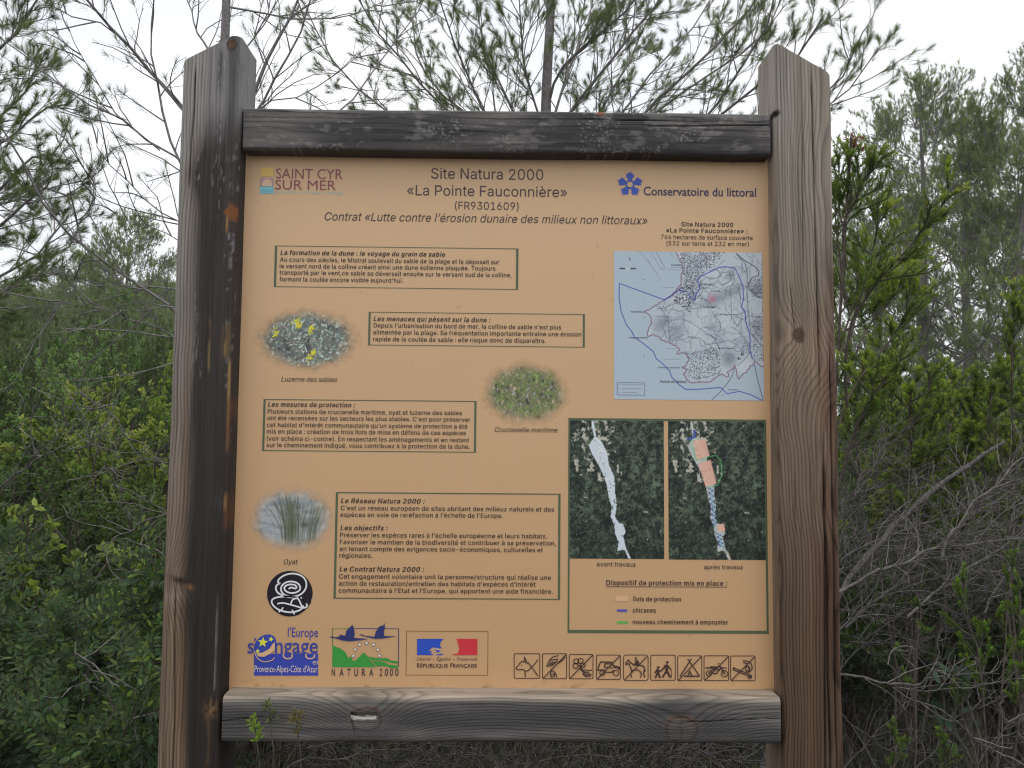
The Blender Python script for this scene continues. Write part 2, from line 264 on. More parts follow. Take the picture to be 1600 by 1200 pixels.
# ------------------------------------------------------------------ ground and hill
def ground_z(x, y):
    x = np.asarray(x, float); y = np.asarray(y, float)
    base = .10*(fbm(x*.35+9, y*.35+4, 3, 4)-.5)*sstep(.5, 3, np.hypot(x, y))
    t = sstep(16, 75, y)*sstep(6, -26, x)
    t2 = sstep(45, 130, y)
    return base + 6.5*t + 4.0*t2 + 1.2*(fbm(x*.05, y*.05, 8, 3)-.5)*sstep(8, 30, y)
def build_ground():
    g = np.concatenate([-np.geomspace(110, 4, 40), np.linspace(-3.8, 3.8, 77), np.geomspace(4, 110, 40)])
    X, Y = np.meshgrid(g, g); Z = ground_z(X, Y)
    n = len(g); idx = np.arange(n*n).reshape(n, n)
    F = np.stack([idx[:-1, :-1], idx[:-1, 1:], idx[1:, 1:], idx[1:, :-1]], -1).reshape(-1, 4)
    mb = MB(); mb.add(np.stack([X, Y, Z], -1), F)
    m, nt, b = new_mat('forest_floor')
    n1 = noise(nt, 1.3, 5); n2 = noise(nt, 40, 5, rough=.7)
    c = mixc(nt, .6, ramp(nt, n1, [(.3, (.055, .045, .034)), (.7, (.13, .108, .08))]), ramp(nt, n2, [(.3, (.03, .026, .02)), (.7, (.17, .14, .105))]))
    nt.links.new(c, b.inputs['Base Color']); b.inputs['Roughness'].default_value = .95
    bp = nt.nodes.new('ShaderNodeBump'); bp.inputs['Distance'].default_value = .03; nt.links.new(n2, bp.inputs['Height']); nt.links.new(bp.outputs[0], b.inputs['Normal'])
    o = mb.build('ground', m, smooth=True); tag(o, 'brown leaf-littered ground rising to a hill on the left', 'ground', kind='structure')
build_ground()

# ------------------------------------------------------------------ the board: posts, rails, panel
YP = .045                                     # front of the printed panel
BO = np.array([.013, .05, 0.0])
board = empty('information_board', BO, 'tan printed nature information board in a grey timber frame of two posts and two rails', 'information board')

def timber(name, axis, ctr, y0, w, d, a0, a1, tintf, mat, rc=.011, nf=60, na=420, pith=(.02, .05), wob=.010, wobf=7., knots=(), cracks=(), seed=0, tilt=0., bow=.0015):
    """a weathered squared timber with rounded edges; b runs across its front, c into its depth, a along it"""
    ca = np.linspace(0, math.pi/2, 5)[1:-1]
    def arc(cx, cy, s): return [(cx+rc*math.cos(s+t), cy+rc*math.sin(s+t)) for t in ca]
    h = w/2
    sec = [(b, 0) for b in np.linspace(-h+rc, h-rc, nf)]
    sec += arc(h-rc, rc, -math.pi/2) + [(h, c) for c in np.linspace(rc, d-rc, 16)]
    sec += arc(h-rc, d-rc, 0) + [(b, d) for b in np.linspace(h-rc, -h+rc, 8)]
    sec += arc(-h+rc, d-rc, math.pi/2) + [(-h, c) for c in np.linspace(d-rc, rc, 16)]
    sec += arc(-h+rc, rc, math.pi)
    sec = np.array(sec); m = len(sec)
    T = np.linspace(0, 1, na)
    B = np.repeat(sec[None, :, 0], na, 0); Cc = np.repeat(sec[None, :, 1], na, 0)
    A1 = a1(B) if callable(a1) else np.full_like(B, a1)
    A = a0 + (A1-a0)*T[:, None]
    front = (Cc < rc*1.2)
    Lw = 2*(fbm(A*wobf+seed, B*9+Cc*7+3, seed, 3)-.5)
    r = np.hypot(B-pith[0], Cc-pith[1]) + wob*Lw
    kn_t = np.zeros_like(B); kn_ring = np.zeros_like(B)
    for (kb, ka, R, amp, sg) in knots:
        dd = np.hypot(B-kb, (A-ka)/1.2)*(1+.5*(fbm(B*90+kb*999, A*90, 6, 2)-.5))
        near = front | (Cc < .03)
        r = r + np.where(near, amp*np.exp(-(np.hypot(B-kb, (A-ka)/(1.9 if axis == 'z' else 1.9))/sg)**2), 0)
        kk = np.where(near, 1-sstep(R*.8, R*1.05, dd), 0)
        kn_t = np.maximum(kn_t, kk); r = np.where(kk > .5, dd*1.2, r)
        kn_ring = np.maximum(kn_ring, np.where(near, np.exp(-((dd-R*1.05)/(R*.22))**2), 0))
    dent = bow*2*(fbm(A*5+seed, B*16+Cc*13, seed+5, 3)-.5)
    crk = np.zeros_like(B)
    for (b0, ca0, ca1, cw, cd, drift) in cracks:
        cen = b0 + drift*(A-ca0)/(ca1-ca0) + .0045*(fbm(A*9, A*0+b0*50, seed+9, 3)-.5)
        taper = sstep(ca0, ca0+.12*(ca1-ca0), A)*sstep(ca1, ca1-.12*(ca1-ca0), A)
        q = np.exp(-((B-cen)/(cw*(.5+.8*fbm(A*20, A*0, seed+2, 2))))**2)*taper*front
        crk = np.maximum(crk, q); dent = dent - 0*q
        Cc = Cc + q*cd
    tint, amt = tintf(B, Cc, A, front)
    tint = tint*(1-.85*np.clip(crk, 0, 1))[..., None]
    tint = tint*(1-kn_t[..., None]) + kn_t[..., None]*np.array(ink(82, 62, 48))*(.6+.8*fbm(B*300, A*300, 4, 2))[..., None]
    tint = tint*(1-.55*kn_ring[..., None])
    bow_ = dent
    tl = tilt*(A-a0)
    nx = np.where(np.abs(B) >= h-rc*.6, np.sign(B), 0); ny = np.where(front, -1., np.where(Cc >= d-rc*.6, 1., 0))
    Bd = B + nx*bow_; Cd = Cc + ny*bow_
    if axis == 'z': V = np.stack([ctr+Bd+tl, y0+Cd, A], -1)
    else: V = np.stack([A, y0+Cd, ctr+Bd+tl], -1)
    idx = np.arange(na*m).reshape(na, m); nxt = np.roll(idx, -1, 1)
    F = np.stack([idx[:-1], nxt[:-1], nxt[1:], idx[1:]], -1).reshape(-1, 4)
    if axis == 'x': F = F[:, ::-1]
    mb = MB(); mb.add(V, F, np.clip(tint, .004, .8).reshape(-1, 3))
    gr = [r.ravel()]; am = [amt.ravel()]
    for k, flip in ((0, axis == 'z'), (na-1, axis != 'z')):            # end grain caps
        ring = V[k]; cen = ring.mean(0)
        vv = np.vstack([ring, cen[None]]); j = np.arange(m); jn = np.roll(j, -1)
        t = np.stack([j, jn, np.full(m, m)], -1)
        if flip: t = t[:, ::-1]
        mb.add(vv, t, tint[k].mean(0)*1.1)
        gr.append(np.concatenate([r[k], [r[k].mean()]])); am.append(np.full(m+1, .5))
    return mb.build(name, mat, board, smooth=True, extra={'grain': np.concatenate(gr), 'grainamt': np.concatenate(am)}, origin=BO)

def lerp3(a, b, t): return np.asarray(a)*(1-t[..., None]) + np.asarray(b)*t[..., None]
PXL, PXR = (-.5460, -.4458), (.4720, .5718)
zt = lambda px, py, Y=0: float(at(px, py, Y)[2])
LTI, LTO, RTI, RTO = zt(372, 56), zt(286, 96), zt(1213, 68), zt(1298, 115)

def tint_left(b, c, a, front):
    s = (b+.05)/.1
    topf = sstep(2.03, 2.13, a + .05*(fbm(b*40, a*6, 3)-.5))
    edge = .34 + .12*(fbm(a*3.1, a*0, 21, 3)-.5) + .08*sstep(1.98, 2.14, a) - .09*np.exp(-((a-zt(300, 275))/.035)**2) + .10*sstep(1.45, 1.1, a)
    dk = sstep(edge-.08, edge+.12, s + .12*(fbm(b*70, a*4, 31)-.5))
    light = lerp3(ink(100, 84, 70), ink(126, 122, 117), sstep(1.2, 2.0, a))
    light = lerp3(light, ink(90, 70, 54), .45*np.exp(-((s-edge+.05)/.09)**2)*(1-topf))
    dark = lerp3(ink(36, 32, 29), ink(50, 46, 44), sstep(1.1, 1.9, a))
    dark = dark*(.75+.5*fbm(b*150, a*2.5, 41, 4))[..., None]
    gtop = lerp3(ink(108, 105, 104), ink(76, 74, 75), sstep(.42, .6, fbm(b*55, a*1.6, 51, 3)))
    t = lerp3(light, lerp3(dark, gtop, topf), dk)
    t = t*(1-.55*(np.exp(-((s-.66)/.05)**2)*sstep(2.12, 2.16, a)*sstep(2.222, 2.2, a)))[..., None]
    sp = sstep(.60, .72, fbm(b*520, a*90, 61, 3))*sstep(.5, .66, fbm(b*60, a*7, 62, 3))*dk*sstep(1.3, 1.9, a)*front
    t = lerp3(t, ink(128, 126, 124), sp*.5)
    du, dv = (b+.5*(0)-(-.020)), (a-zt(283, 908)); ur = du*.95-dv*.35; vr = du*.35+dv*.95
    wv = .005*(fbm(b*140, a*140, 66, 2)-.5)
    t = lerp3(t, ink(34, 26, 22), np.exp(-((ur/.019)**2+((vr+wv)/.0055)**2)**1.5)*.95*front)
    t = lerp3(t, ink(120, 84, 56), np.exp(-(((ur-.016)/.008)**2+((vr+.004)/.004)**2))*.8*front)
    t = lerp3(t, ink(124, 112, 100), np.exp(-(((ur+.006)/.02)**2+((dv+.026)/.012)**2))*.5*front)
    def splin(s0, z0, z1, wd, col, amt=1.):
        q = np.exp(-((s-s0-.02*(fbm(a*25, a*0, 7, 2)-.5))/wd)**2)*sstep(z0-.006, z0+.012, a)*sstep(z1+.006, z1-.012, a)*sstep(.32, .5, fbm(b*300, a*18, 81, 2))
        return lerp3(t, ink(*col), np.clip(q*amt, 0, 1))
    t = splin(.63, zt(330, 580), zt(330, 495), .02, (122, 98, 60), .6)
    t = splin(.90, zt(355, 560), zt(355, 505), .045, (126, 102, 62), .65)
    t = splin(.965, zt(362, 800), zt(365, 560), .012, (136, 110, 70), .85)
    t = splin(.985, zt(355, 830), zt(362, 620), .02, (96, 62, 42), .8)
    t = splin(.86, zt(360, 365), zt(360, 335), .02, (140, 106, 62), .7)
    z0 = zt(370, 331); q = sstep(.0035, 0, np.hypot((s-.93)*.1, (a-z0)*.8)-.0085-.012*(fbm(b*170, a*170, 5, 3)-.5))
    t = lerp3(t, np.array(ink(106, 66, 36)), q*front*.95)
    z0 = zt(333, 1107); q = np.exp(-(((s-.86)*.1/.010)**2 + ((a-z0)/.016)**2))
    t = lerp3(t, ink(100, 76, 52), np.clip(q*.9, 0, 1)*sstep(.35, .6, fbm(b*260, a*200, 15, 2))*front)
    t = splin(.82, zt(330, 1200), zt(333, 1110), .03, (92, 72, 52), .4)
    t = splin(.90, zt(345, 1080), zt(345, 930), .012, (120, 112, 104), .6)
    return t, .25+.55*(1-dk)

def tint_right(b, c, a, front):
    s = (b+.05)/.1
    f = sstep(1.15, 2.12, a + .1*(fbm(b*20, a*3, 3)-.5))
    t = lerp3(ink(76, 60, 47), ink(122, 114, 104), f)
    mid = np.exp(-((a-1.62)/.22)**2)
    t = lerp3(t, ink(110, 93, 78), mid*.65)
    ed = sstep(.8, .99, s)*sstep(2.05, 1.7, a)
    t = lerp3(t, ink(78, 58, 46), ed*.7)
    st = sstep(.5, .72, fbm(b*30+4, a*5.5, 91, 4))*sstep(2.0, 1.75, a)*sstep(.3, .75, s)
    t = lerp3(t, ink(72, 46, 35), st*.55)
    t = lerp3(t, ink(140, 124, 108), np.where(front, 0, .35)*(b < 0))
    gp = sstep(2.02, 2.12, a)*sstep(.55, .25, s)
    t = lerp3(t, ink(128, 124, 118), gp*.4)
    kk = np.exp(-((b+.004)/.05)**2-((a-zt(1250, 540))/.05)**2)
    t = lerp3(t, ink(138, 118, 102), kk*.4)
    nz0 = zt(1204, 177); t = lerp3(t, ink(14, 12, 11), sstep(.0065, .004, np.hypot((b+.0475), (a-nz0-.002)*.8))*(c < .03))
    return t, np.where(front, .66+.3*sstep(1.7, 1.25, a), .4)

kL1 = (-.022, zt(283, 908), .0003, .022, .03)
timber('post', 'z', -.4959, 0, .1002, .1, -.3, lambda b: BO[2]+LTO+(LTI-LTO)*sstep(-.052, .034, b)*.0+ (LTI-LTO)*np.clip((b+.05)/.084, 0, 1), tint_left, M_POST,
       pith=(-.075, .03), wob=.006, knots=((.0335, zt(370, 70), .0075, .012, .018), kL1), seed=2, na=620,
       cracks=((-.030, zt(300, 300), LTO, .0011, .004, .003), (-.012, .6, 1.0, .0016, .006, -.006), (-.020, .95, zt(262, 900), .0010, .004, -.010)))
timber('post', 'z', .5219, 0, .0998, .1, -.3, lambda b: RTI-(RTI-RTO)*np.clip((b+.043)/.09, 0, 1), tint_right, M_POST,
       pith=(.040, .022), wob=.0105, wobf=4.5, knots=((-.016, zt(1237, 523), .0088, .026, .026), (.03, zt(1290, 570), .0002, .02, .03), (-.034, zt(1225, 640), .0002, -.012, .03)), seed=5, na=620,
       cracks=((.018, zt(1262, 620), RTO+.03, .0012, .005, -.004), (.018, .9, zt(1280, 640), .0014, .006, .006), (.036, .9, zt(1290, 500), .0013, .006, .002), (.027, .9, zt(1290, 700), .0015, .007, -.003), (-.006, zt(1250, 430), zt(1245, 150), .0008, .003, .004),
               (-.022, zt(1240, 520), zt(1232, 440), .0008, .003, -.007)))

def tint_top(b, c, a, front):
    n = fbm(a*22, b*60, 12, 5); n2 = fbm(a*5, b*22, 13, 4)
    t = lerp3(ink(54, 52, 52), ink(82, 79, 77), sstep(.35, .65, n2))
    pat = sstep(.50, .60, n*.6+fbm(a*70, b*150, 14, 3)*.4 + .10*sstep(.15, .42, a)*sstep(-.02, .02, b) - .04)
    t = lerp3(t, ink(116, 113, 110), pat*.38*sstep(-.042, -.02, b)*(.5+fbm(a*90, b*260, 18, 3))[()])
    sp = sstep(.62, .74, fbm(a*260, b*420, 15, 3))*sstep(.42, .62, fbm(a*12, b*30, 16, 3)); t = lerp3(t, ink(138, 136, 132), sp*.5)
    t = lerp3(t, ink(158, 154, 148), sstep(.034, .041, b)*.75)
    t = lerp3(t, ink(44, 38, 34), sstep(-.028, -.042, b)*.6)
    t = t*(.7+.6*fbm(a*7, b*240, 17, 4))[..., None]
    x0 = float(at(938, 180, .012)[0]); q = (np.hypot(a-x0, b-.037) < .006+.006*(fbm(a*500, b*500, 3, 2)-.3))*1.
    t = lerp3(t, np.array(ink(120, 70, 46)), q*.8)
    return t, np.full_like(b, .35)
def tint_bottom(b, c, a, front):
    n2 = fbm(a*4, b*26, 22, 4)
    t = lerp3(ink(64, 62, 61), ink(92, 89, 86), sstep(.35, .7, n2))
    t = t*(.85+.3*fbm(a*9, b*190, 23, 3))[..., None]
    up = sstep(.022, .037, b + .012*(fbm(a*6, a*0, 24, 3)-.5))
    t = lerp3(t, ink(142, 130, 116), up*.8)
    for (kx, kz, R) in KB:
        dd = np.hypot(a-kx, (b-kz)*1.25)
        t = lerp3(t, ink(60, 57, 56), np.exp(-((dd-R*1.9)/(R*.9))**2)*.35)
        t = lerp3(t, ink(92, 66, 46), np.exp(-((dd*(1+.3*(fbm(a*90, b*90, 28, 2)-.5))-R*.96)/(R*.17))**2)*.55*sstep(-.3*R, .7*R, b-kz+.5*R*(fbm(a*40, a*0, 29, 2)-.5)))
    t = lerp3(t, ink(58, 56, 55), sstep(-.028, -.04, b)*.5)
    kx, kz, R = KB[0]; u = a-kx; v = b-kz + .0022*(fbm(a*160, a*0, 27, 3)-.5)
    t = lerp3(t, ink(26, 20, 17), sstep(.0225, .0205, np.abs(u+.004))*sstep(.0036, .0022, np.abs(v-.0095)))
    t = lerp3(t, ink(198, 190, 178), sstep(.0215, .0195, np.abs(u+.004))*sstep(.0036, .0022, np.abs(v-.0030-.05*np.abs(u+.004)*0)))
    t = lerp3(t, ink(34, 28, 25), sstep(.0014, .0006, np.abs(u+.024-.28*(-v)))*sstep(-.022, -.018, v)*sstep(.006, .002, v)*.9)
    for (kx, kz, R) in KB:
        u = a-kx; v = b-kz; dd = np.hypot(u, v*1.2)*(1+.25*(fbm(a*70, b*70, 33, 2)-.5))
        t = lerp3(t, ink(40, 35, 32), np.exp(-((dd-R*.92)/.0016)**2)*.6); t = lerp3(t, ink(84, 76, 70), sstep(R*.92, R*.7, dd)*.35)
    kx, kz, R = KB[1]; u = a-kx; v = b-kz; dd = np.hypot(u, v*1.25)
    t = lerp3(t, ink(36, 28, 24), np.exp(-((dd-R*.95)/.0018)**2)*sstep(.0, .012, v)*sstep(.016, .006, np.abs(u-.002))*.9)
    t = lerp3(t, ink(44, 38, 35), sstep(.0014, .0007, np.abs(u+.002*np.sin(v*300)))*sstep(.020, .016, np.abs(v-.004))*.7)
    return t, np.full_like(b, .62)
TZ0, TZ1 = (zt(385, 165, .012), zt(385, 236, .012)), (zt(1200, 179, .012), zt(1200, 241, .012))
BZ0, BZ1 = (zt(350, 1087, -.004), zt(350, 1160, -.004)), (zt(1218, 1091, -.004), zt(1218, 1164, -.004))
tw = (TZ0[0]-TZ0[1]+TZ1[0]-TZ1[1])/2; tc_ = (TZ0[0]+TZ0[1])/2; ttl = ((TZ1[0]+TZ1[1])/2-tc_)/.92
bw_ = (BZ0[0]-BZ0[1]+BZ1[0]-BZ1[1])/2; bc_ = (BZ0[0]+BZ0[1])/2; btl = ((BZ1[0]+BZ1[1])/2-bc_)/.92
kx1 = at(572, 1124, -.004); kx2 = at(1064, 1140, -.004)
KB = ((float(kx1[0]), float(kx1[2])-bc_, .024), (float(kx2[0]), float(kx2[2])-bc_-btl*(kx2[0]+.46), .027))
print('rails', tw, tc_, ttl, bw_, bc_, btl)
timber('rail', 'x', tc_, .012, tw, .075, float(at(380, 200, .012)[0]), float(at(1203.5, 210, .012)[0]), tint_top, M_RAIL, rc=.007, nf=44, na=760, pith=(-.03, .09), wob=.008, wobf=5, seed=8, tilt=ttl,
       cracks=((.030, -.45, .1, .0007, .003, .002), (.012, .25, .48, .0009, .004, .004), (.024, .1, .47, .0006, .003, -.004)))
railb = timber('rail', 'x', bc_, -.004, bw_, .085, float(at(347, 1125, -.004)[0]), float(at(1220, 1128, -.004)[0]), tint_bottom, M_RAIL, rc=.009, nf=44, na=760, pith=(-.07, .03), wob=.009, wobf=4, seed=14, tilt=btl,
       knots=((KB[0][1], KB[0][0], .0003, .034, .036), (KB[1][1], KB[1][0], .0003, .034, .04)),
       cracks=((-.004, -.45, -.37, .0008, .003, .01), (.0, .3, .48, .0006, .003, .004)))

def pan(px, py):
    p = at(px, py, YP); return np.array([p[0], p[2]])
def build_panel():
    mb = MB(); x0, x1, z0, z1 = -.452, .478, 1.10, 2.07
    gx = np.linspace(x0, x1, 240); gz = np.linspace(z0, z1, 240); X, Z = np.meshgrid(gx, gz); n = 240
    idx = np.arange(n*n).reshape(n, n)
    F = np.stack([idx[:-1, :-1], idx[:-1, 1:], idx[1:, 1:], idx[1:, :-1]], -1).reshape(-1, 4)
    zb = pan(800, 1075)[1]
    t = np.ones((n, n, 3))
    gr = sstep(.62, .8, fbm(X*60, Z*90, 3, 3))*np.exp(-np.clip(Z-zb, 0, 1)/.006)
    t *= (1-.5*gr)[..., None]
    mb.add(np.stack([X, np.full_like(X, YP), Z], -1), F, t.reshape(-1, 3))
    y0, y1 = YP+.0001, YP+.009
    v = [(x0, y0, z0), (x1, y0, z0), (x1, y0, z1), (x0, y0, z1), (x0, y1, z0), (x1, y1, z0), (x1, y1, z1), (x0, y1, z1)]
    mb.add(v, [(4, 7, 6, 5), (0, 4, 5, 1), (1, 5, 6, 2), (2, 6, 7, 3), (3, 7, 4, 0)], (1, 1, 1))
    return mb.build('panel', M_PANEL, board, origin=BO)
panel = build_panel()
# ------------------------------------------------------------------ lettering
GL = json.loads(GLYPHS)
GL['l'] = [176, [[57, -0, 57, 534, 120, 534, 120, 0]]]
EM = 1000.0
CAPH = max(GL['E'][1][0][1::2])/EM
def loops_tris(loops):
    pts = [p for l in loops for p in l]
    tr = tessellate_polygon([[Vector((p[0], p[1], 0)) for p in l] for l in loops])
    return np.array(pts, float), np.array(tr, np.int64).reshape(-1, 3)
def filled(loops):
    """fill outlines with their holes"""
    c = bpy.data.curves.new('outline', 'CURVE'); c.dimensions = '2D'; c.fill_mode = 'BOTH'
    for l in loops:
        sp = c.splines.new('POLY'); sp.points.add(len(l)-1); sp.use_cyclic_u = True
        for i, q in enumerate(l): sp.points[i].co = (q[0], q[1], 0, 1)
    o = bpy.data.objects.new('outline', c); COL.objects.link(o); bpy.context.view_layer.update()
    me = bpy.data.meshes.new_from_object(o.evaluated_get(bpy.context.evaluated_depsgraph_get())); me.calc_loop_triangles()
    v = np.array([q.co[:2] for q in me.vertices]); t = np.array([q.vertices[:] for q in me.loop_triangles])
    bpy.data.objects.remove(o); bpy.data.curves.remove(c); bpy.data.meshes.remove(me)
    return v, t
_gc = {}
def glyph(ch, bold):
    k = (ch, bold)
    if k not in _gc:
        adv, cs = GL[ch]
        if not cs: _gc[k] = (adv/EM, None, None)
        else:
            L = []
            for c in cs:
                P = np.array(c, float).reshape(-1, 2)/EM
                if bold:
                    a = P-np.roll(P, 1, 0); b = np.roll(P, -1, 0)-P
                    na = np.stack([-a[:, 1], a[:, 0]], 1)/np.maximum(np.hypot(*a.T), 1e-6)[:, None]
                    nb = np.stack([-b[:, 1], b[:, 0]], 1)/np.maximum(np.hypot(*b.T), 1e-6)[:, None]
                    nn = na+nb; nn /= np.maximum(np.hypot(*nn.T), .35)[:, None]
                    P = P + nn*np.array([bold, bold*.3])*ORI
                L.append([tuple(p) for p in P])
            v, t = filled(L); _gc[k] = ((adv/EM)+2.4*bold, v+np.array([bold, 0]), t)
    return _gc[k]
def _area(c):
    P = np.array(c, float).reshape(-1, 2); Q = np.roll(P, -1, 0); return .5*np.sum(P[:, 0]*Q[:, 1]-Q[:, 0]*P[:, 1])
ORI = -1.0 if _area(GL['E'][1][0]) > 0 else 1.0
def sans(body, bold=0., shear=0.):
    x = 0; V = []; T = []; n = 0
    for ch in body:
        adv, v, t = glyph(ch if ch in GL else ' ', bold)
        if v is not None:
            w = v.copy(); w[:, 0] += x + w[:, 1]*shear
            V.append(w); T.append(t+n); n += len(w)
        x += adv
    return np.vstack(V), np.vstack(T)
_bf = {}
def humanist(body, bold=0., shear=0., space=1.):
    """Blender's own built-in letterforms"""
    k = (body, bold, shear, space)
    if k not in _bf:
        c = bpy.data.curves.new('lettering', 'FONT'); c.body = body; c.offset = bold; c.shear = shear; c.space_character = space
        c.resolution_u = 3
        o = bpy.data.objects.new('lettering', c); COL.objects.link(o)
        bpy.context.view_layer.update()
        me = bpy.data.meshes.new_from_object(o.evaluated_get(bpy.context.evaluated_depsgraph_get()))
        me.calc_loop_triangles()
        v = np.array([q.co[:2] for q in me.vertices]); t = np.array([q.vertices[:] for q in me.loop_triangles])
        bpy.data.objects.remove(o); bpy.data.curves.remove(c); bpy.data.meshes.remove(me)
        _bf[k] = (v, t)
    v, t = _bf[k]; return v.copy(), t

DARK = ink(50, 40, 38)
class Print:
    """flat inked shapes laid on the front of the panel; every colour sits a hair above the one before"""
    def __init__(s): s.mb = MB(); s.l = 0
    def put(s, uv, tris, col, layer=0):
        uv = np.asarray(uv, float)
        y = np.full(len(uv), YP-.0006-.00022*layer)
        tris = np.asarray(tris).reshape(-1, 3)
        a, b, c = uv[tris[:, 0]], uv[tris[:, 1]], uv[tris[:, 2]]
        ar = (b[:, 0]-a[:, 0])*(c[:, 1]-a[:, 1])-(c[:, 0]-a[:, 0])*(b[:, 1]-a[:, 1])
        tris = np.where((ar < 0)[:, None], tris[:, ::-1], tris)
        s.mb.add(np.stack([uv[:, 0], y, uv[:, 1]], 1), tris, col)
    def poly(s, px, col, layer=0, holes=()):
        L = [[tuple(pan(*p)) for p in px]] + [[tuple(pan(*p)) for p in h] for h in holes]
        v, t = loops_tris(L); s.put(v, t, col, layer)
    def stroke(s, px, w, col, layer=0, closed=False, smooth=0):
        P = np.array([pan(*p) for p in px])
        if smooth: P = cat2(P, smooth, closed)
        w = w*PXM/2
        if closed: P = np.vstack([P, P[:1]])
        d = np.diff(P, axis=0); ln = np.maximum(np.hypot(*d.T), 1e-9); n = np.stack([-d[:, 1], d[:, 0]], 1)/ln[:, None]
        nv = np.vstack([n[:1], n[:-1]+n[1:], n[-1:]])
        if closed: nv[0] = nv[-1] = n[0]+n[-1]
        L2 = np.maximum((nv**2).sum(1), .4); k = np.where(np.arange(len(nv)) % (len(nv)-1) == 0, 1., 2.) if not closed else 2.
        nv = nv*(np.asarray(k)/L2)[:, None] if not closed else nv*(2/L2)[:, None]
        V = np.vstack([P+nv*w, P-nv*w]); m = len(P); i = np.arange(m-1)
        s.put(V, np.vstack([np.stack([i, i+1, i+1+m], 1), np.stack([i, i+1+m, i+m], 1)]), col, layer)
    def disc(s, c, r, col, layer=0, n=24, ry=None, rot=0.):
        t = np.linspace(0, 2*math.pi, n, endpoint=False); ry = ry or r
        x = r*np.cos(t); y = ry*np.sin(t)
        s.poly([(c[0]+a*math.cos(rot)-b*math.sin(rot), c[1]+a*math.sin(rot)+b*math.cos(rot)) for a, b in zip(x, y)], col, layer)
    def star(s, c, r, col, layer=0, rot=0., k=.42):
        s.poly([(c[0]+(r if i % 2 == 0 else r*k)*math.sin(rot+i*math.pi/5), c[1]-(r if i % 2 == 0 else r*k)*math.cos(rot+i*math.pi/5)) for i in range(10)], col, layer)
    def text(s, body, x0, x1, yb, cap, col=DARK, layer=0, bold=0., italic=False, face='sans', space=1.):
        """fit the line between photo x0 and x1 on baseline yb (one value or left,right), capital height cap (photo pixels)"""
        yl, yr = yb if isinstance(yb, (tuple, list)) else (yb, yb)
        a, b = pan(x0, yl), pan(x1, yr); z = (a[1]+b[1])/2
        if face == 'sans':
            v, t = sans(body, bold, .21 if italic else 0); ch = CAPH
        else:
            v, t = humanist(body, bold, .25 if italic else 0, space); ch = .66
        mn, mx = v[:, 0].min(), v[:, 0].max()
        v[:, 0] = a[0] + (v[:, 0]-mn)/(mx-mn)*(b[0]-a[0])
        v[:, 1] = z + v[:, 1]*cap*PXM/ch
        s.put(v, t, col, layer)
    def rect(s, q, wl, wt, col, layer=0, wr=None, wb=None):
        """frame through four photo corners TL TR BR BL, line widths left/top/right/bottom in photo pixels"""
        wr = wl if wr is None else wr; wb = wt if wb is None else wb
        P = [pan(*p) for p in q]
        x0 = (P[0][0]+P[3][0])/2; x1 = (P[1][0]+P[2][0])/2; z1 = (P[0][1]+P[1][1])/2; z0 = (P[2][1]+P[3][1])/2
        for (u0, u1, w0, w1) in ((x0, x0+wl*PXM, z0, z1), (x1-wr*PXM, x1, z0, z1), (x0+wl*PXM, x1-wr*PXM, z1-wt*PXM, z1), (x0+wl*PXM, x1-wr*PXM, z0, z0+wb*PXM)):
            s.put([(u0, w0), (u1, w0), (u1, w1), (u0, w1)], [(0, 1, 2), (0, 2, 3)], col, layer)
    def done(s, name, mat=None):
        return s.mb.build(name, mat or M_INK, panel, origin=BO)
PXM = float(np.hypot(*(pan(900, 660)-pan(800, 660))))/100
def cat2(P, n, closed=False):
    P = np.asarray(P, float)
    Q = np.vstack([P[-1:], P, P[:2]]) if closed else np.vstack([2*P[:1]-P[1:2], P, 2*P[-1:]-P[-2:-1]])
    out = []
    for i in range(1, len(Q)-2):
        t = np.linspace(0, 1, n, endpoint=False)[:, None]
        p0, p1, p2, p3 = Q[i-1], Q[i], Q[i+1], Q[i+2]
        out.append(.5*((2*p1)+(-p0+p2)*t+(2*p0-5*p1+4*p2-p3)*t*t+(-p0+3*p1-3*p2+p3)*t**3))
    if not closed: out.append(P[-1:])
    return np.vstack(out)

GREEN = ink(72, 82, 60)
# heading
p = Print()
p.text('Site Natura 2000', 673.5, 848.8, (279.6, 280.9), 17.2, ink(66, 56, 56))
p.text('«La Pointe Fauconnière»', 636, 886, (305.2, 308), 16.6, ink(66, 56, 56))
p.text('(FR9301609)', 710.7, 810.3, 327.6, 12.4, ink(66, 56, 56))
p.text('Contrat «Lutte contre l’érosion dunaire des milieux non littoraux»', 507.3, 1011.8, (344.8, 350.4), 13.2, ink(66, 56, 54), italic=True)
p.done('heading')
# the four framed texts
BD = .027
def block(q, title_lines, wl, wt, cap=6.9):
    p = Print(); p.rect(q, wl, wt, GREEN)
    for (txt, x0, x1, yb, bold) in title_lines:
        p.text(txt, x0, x1, yb, cap*(1.05 if bold else 1), DARK, 1, BD if bold else .011, bool(bold))
    p.done('text_box')
block([(429.9, 383), (810, 389), (809.7, 453), (427.8, 448)], [
    ('La formation de la dune : le voyage du grain de sable', 438.3, 695.7, (398.3, 400.9), 1),
    ('Au cours des siècles, le Mistral soulevait du sable de la plage et le déposait sur', 437.7, 780.3, (408.8, 412.7), 0),
    ('le versant nord de la colline créant ainsi une dune éolienne plaquée. Toujours', 437, 774.2, (419, 422.7), 0),
    ('transporté par le vent,ce sable se déversait ensuite sur le versant sud de la colline,', 436.7, 799.3, (429.2, 433), 0),
    ("formant la coulée encore visible aujourd'hui.", 436.7, 630, (439.5, 441.6), 0)], 3.6, 1.0)
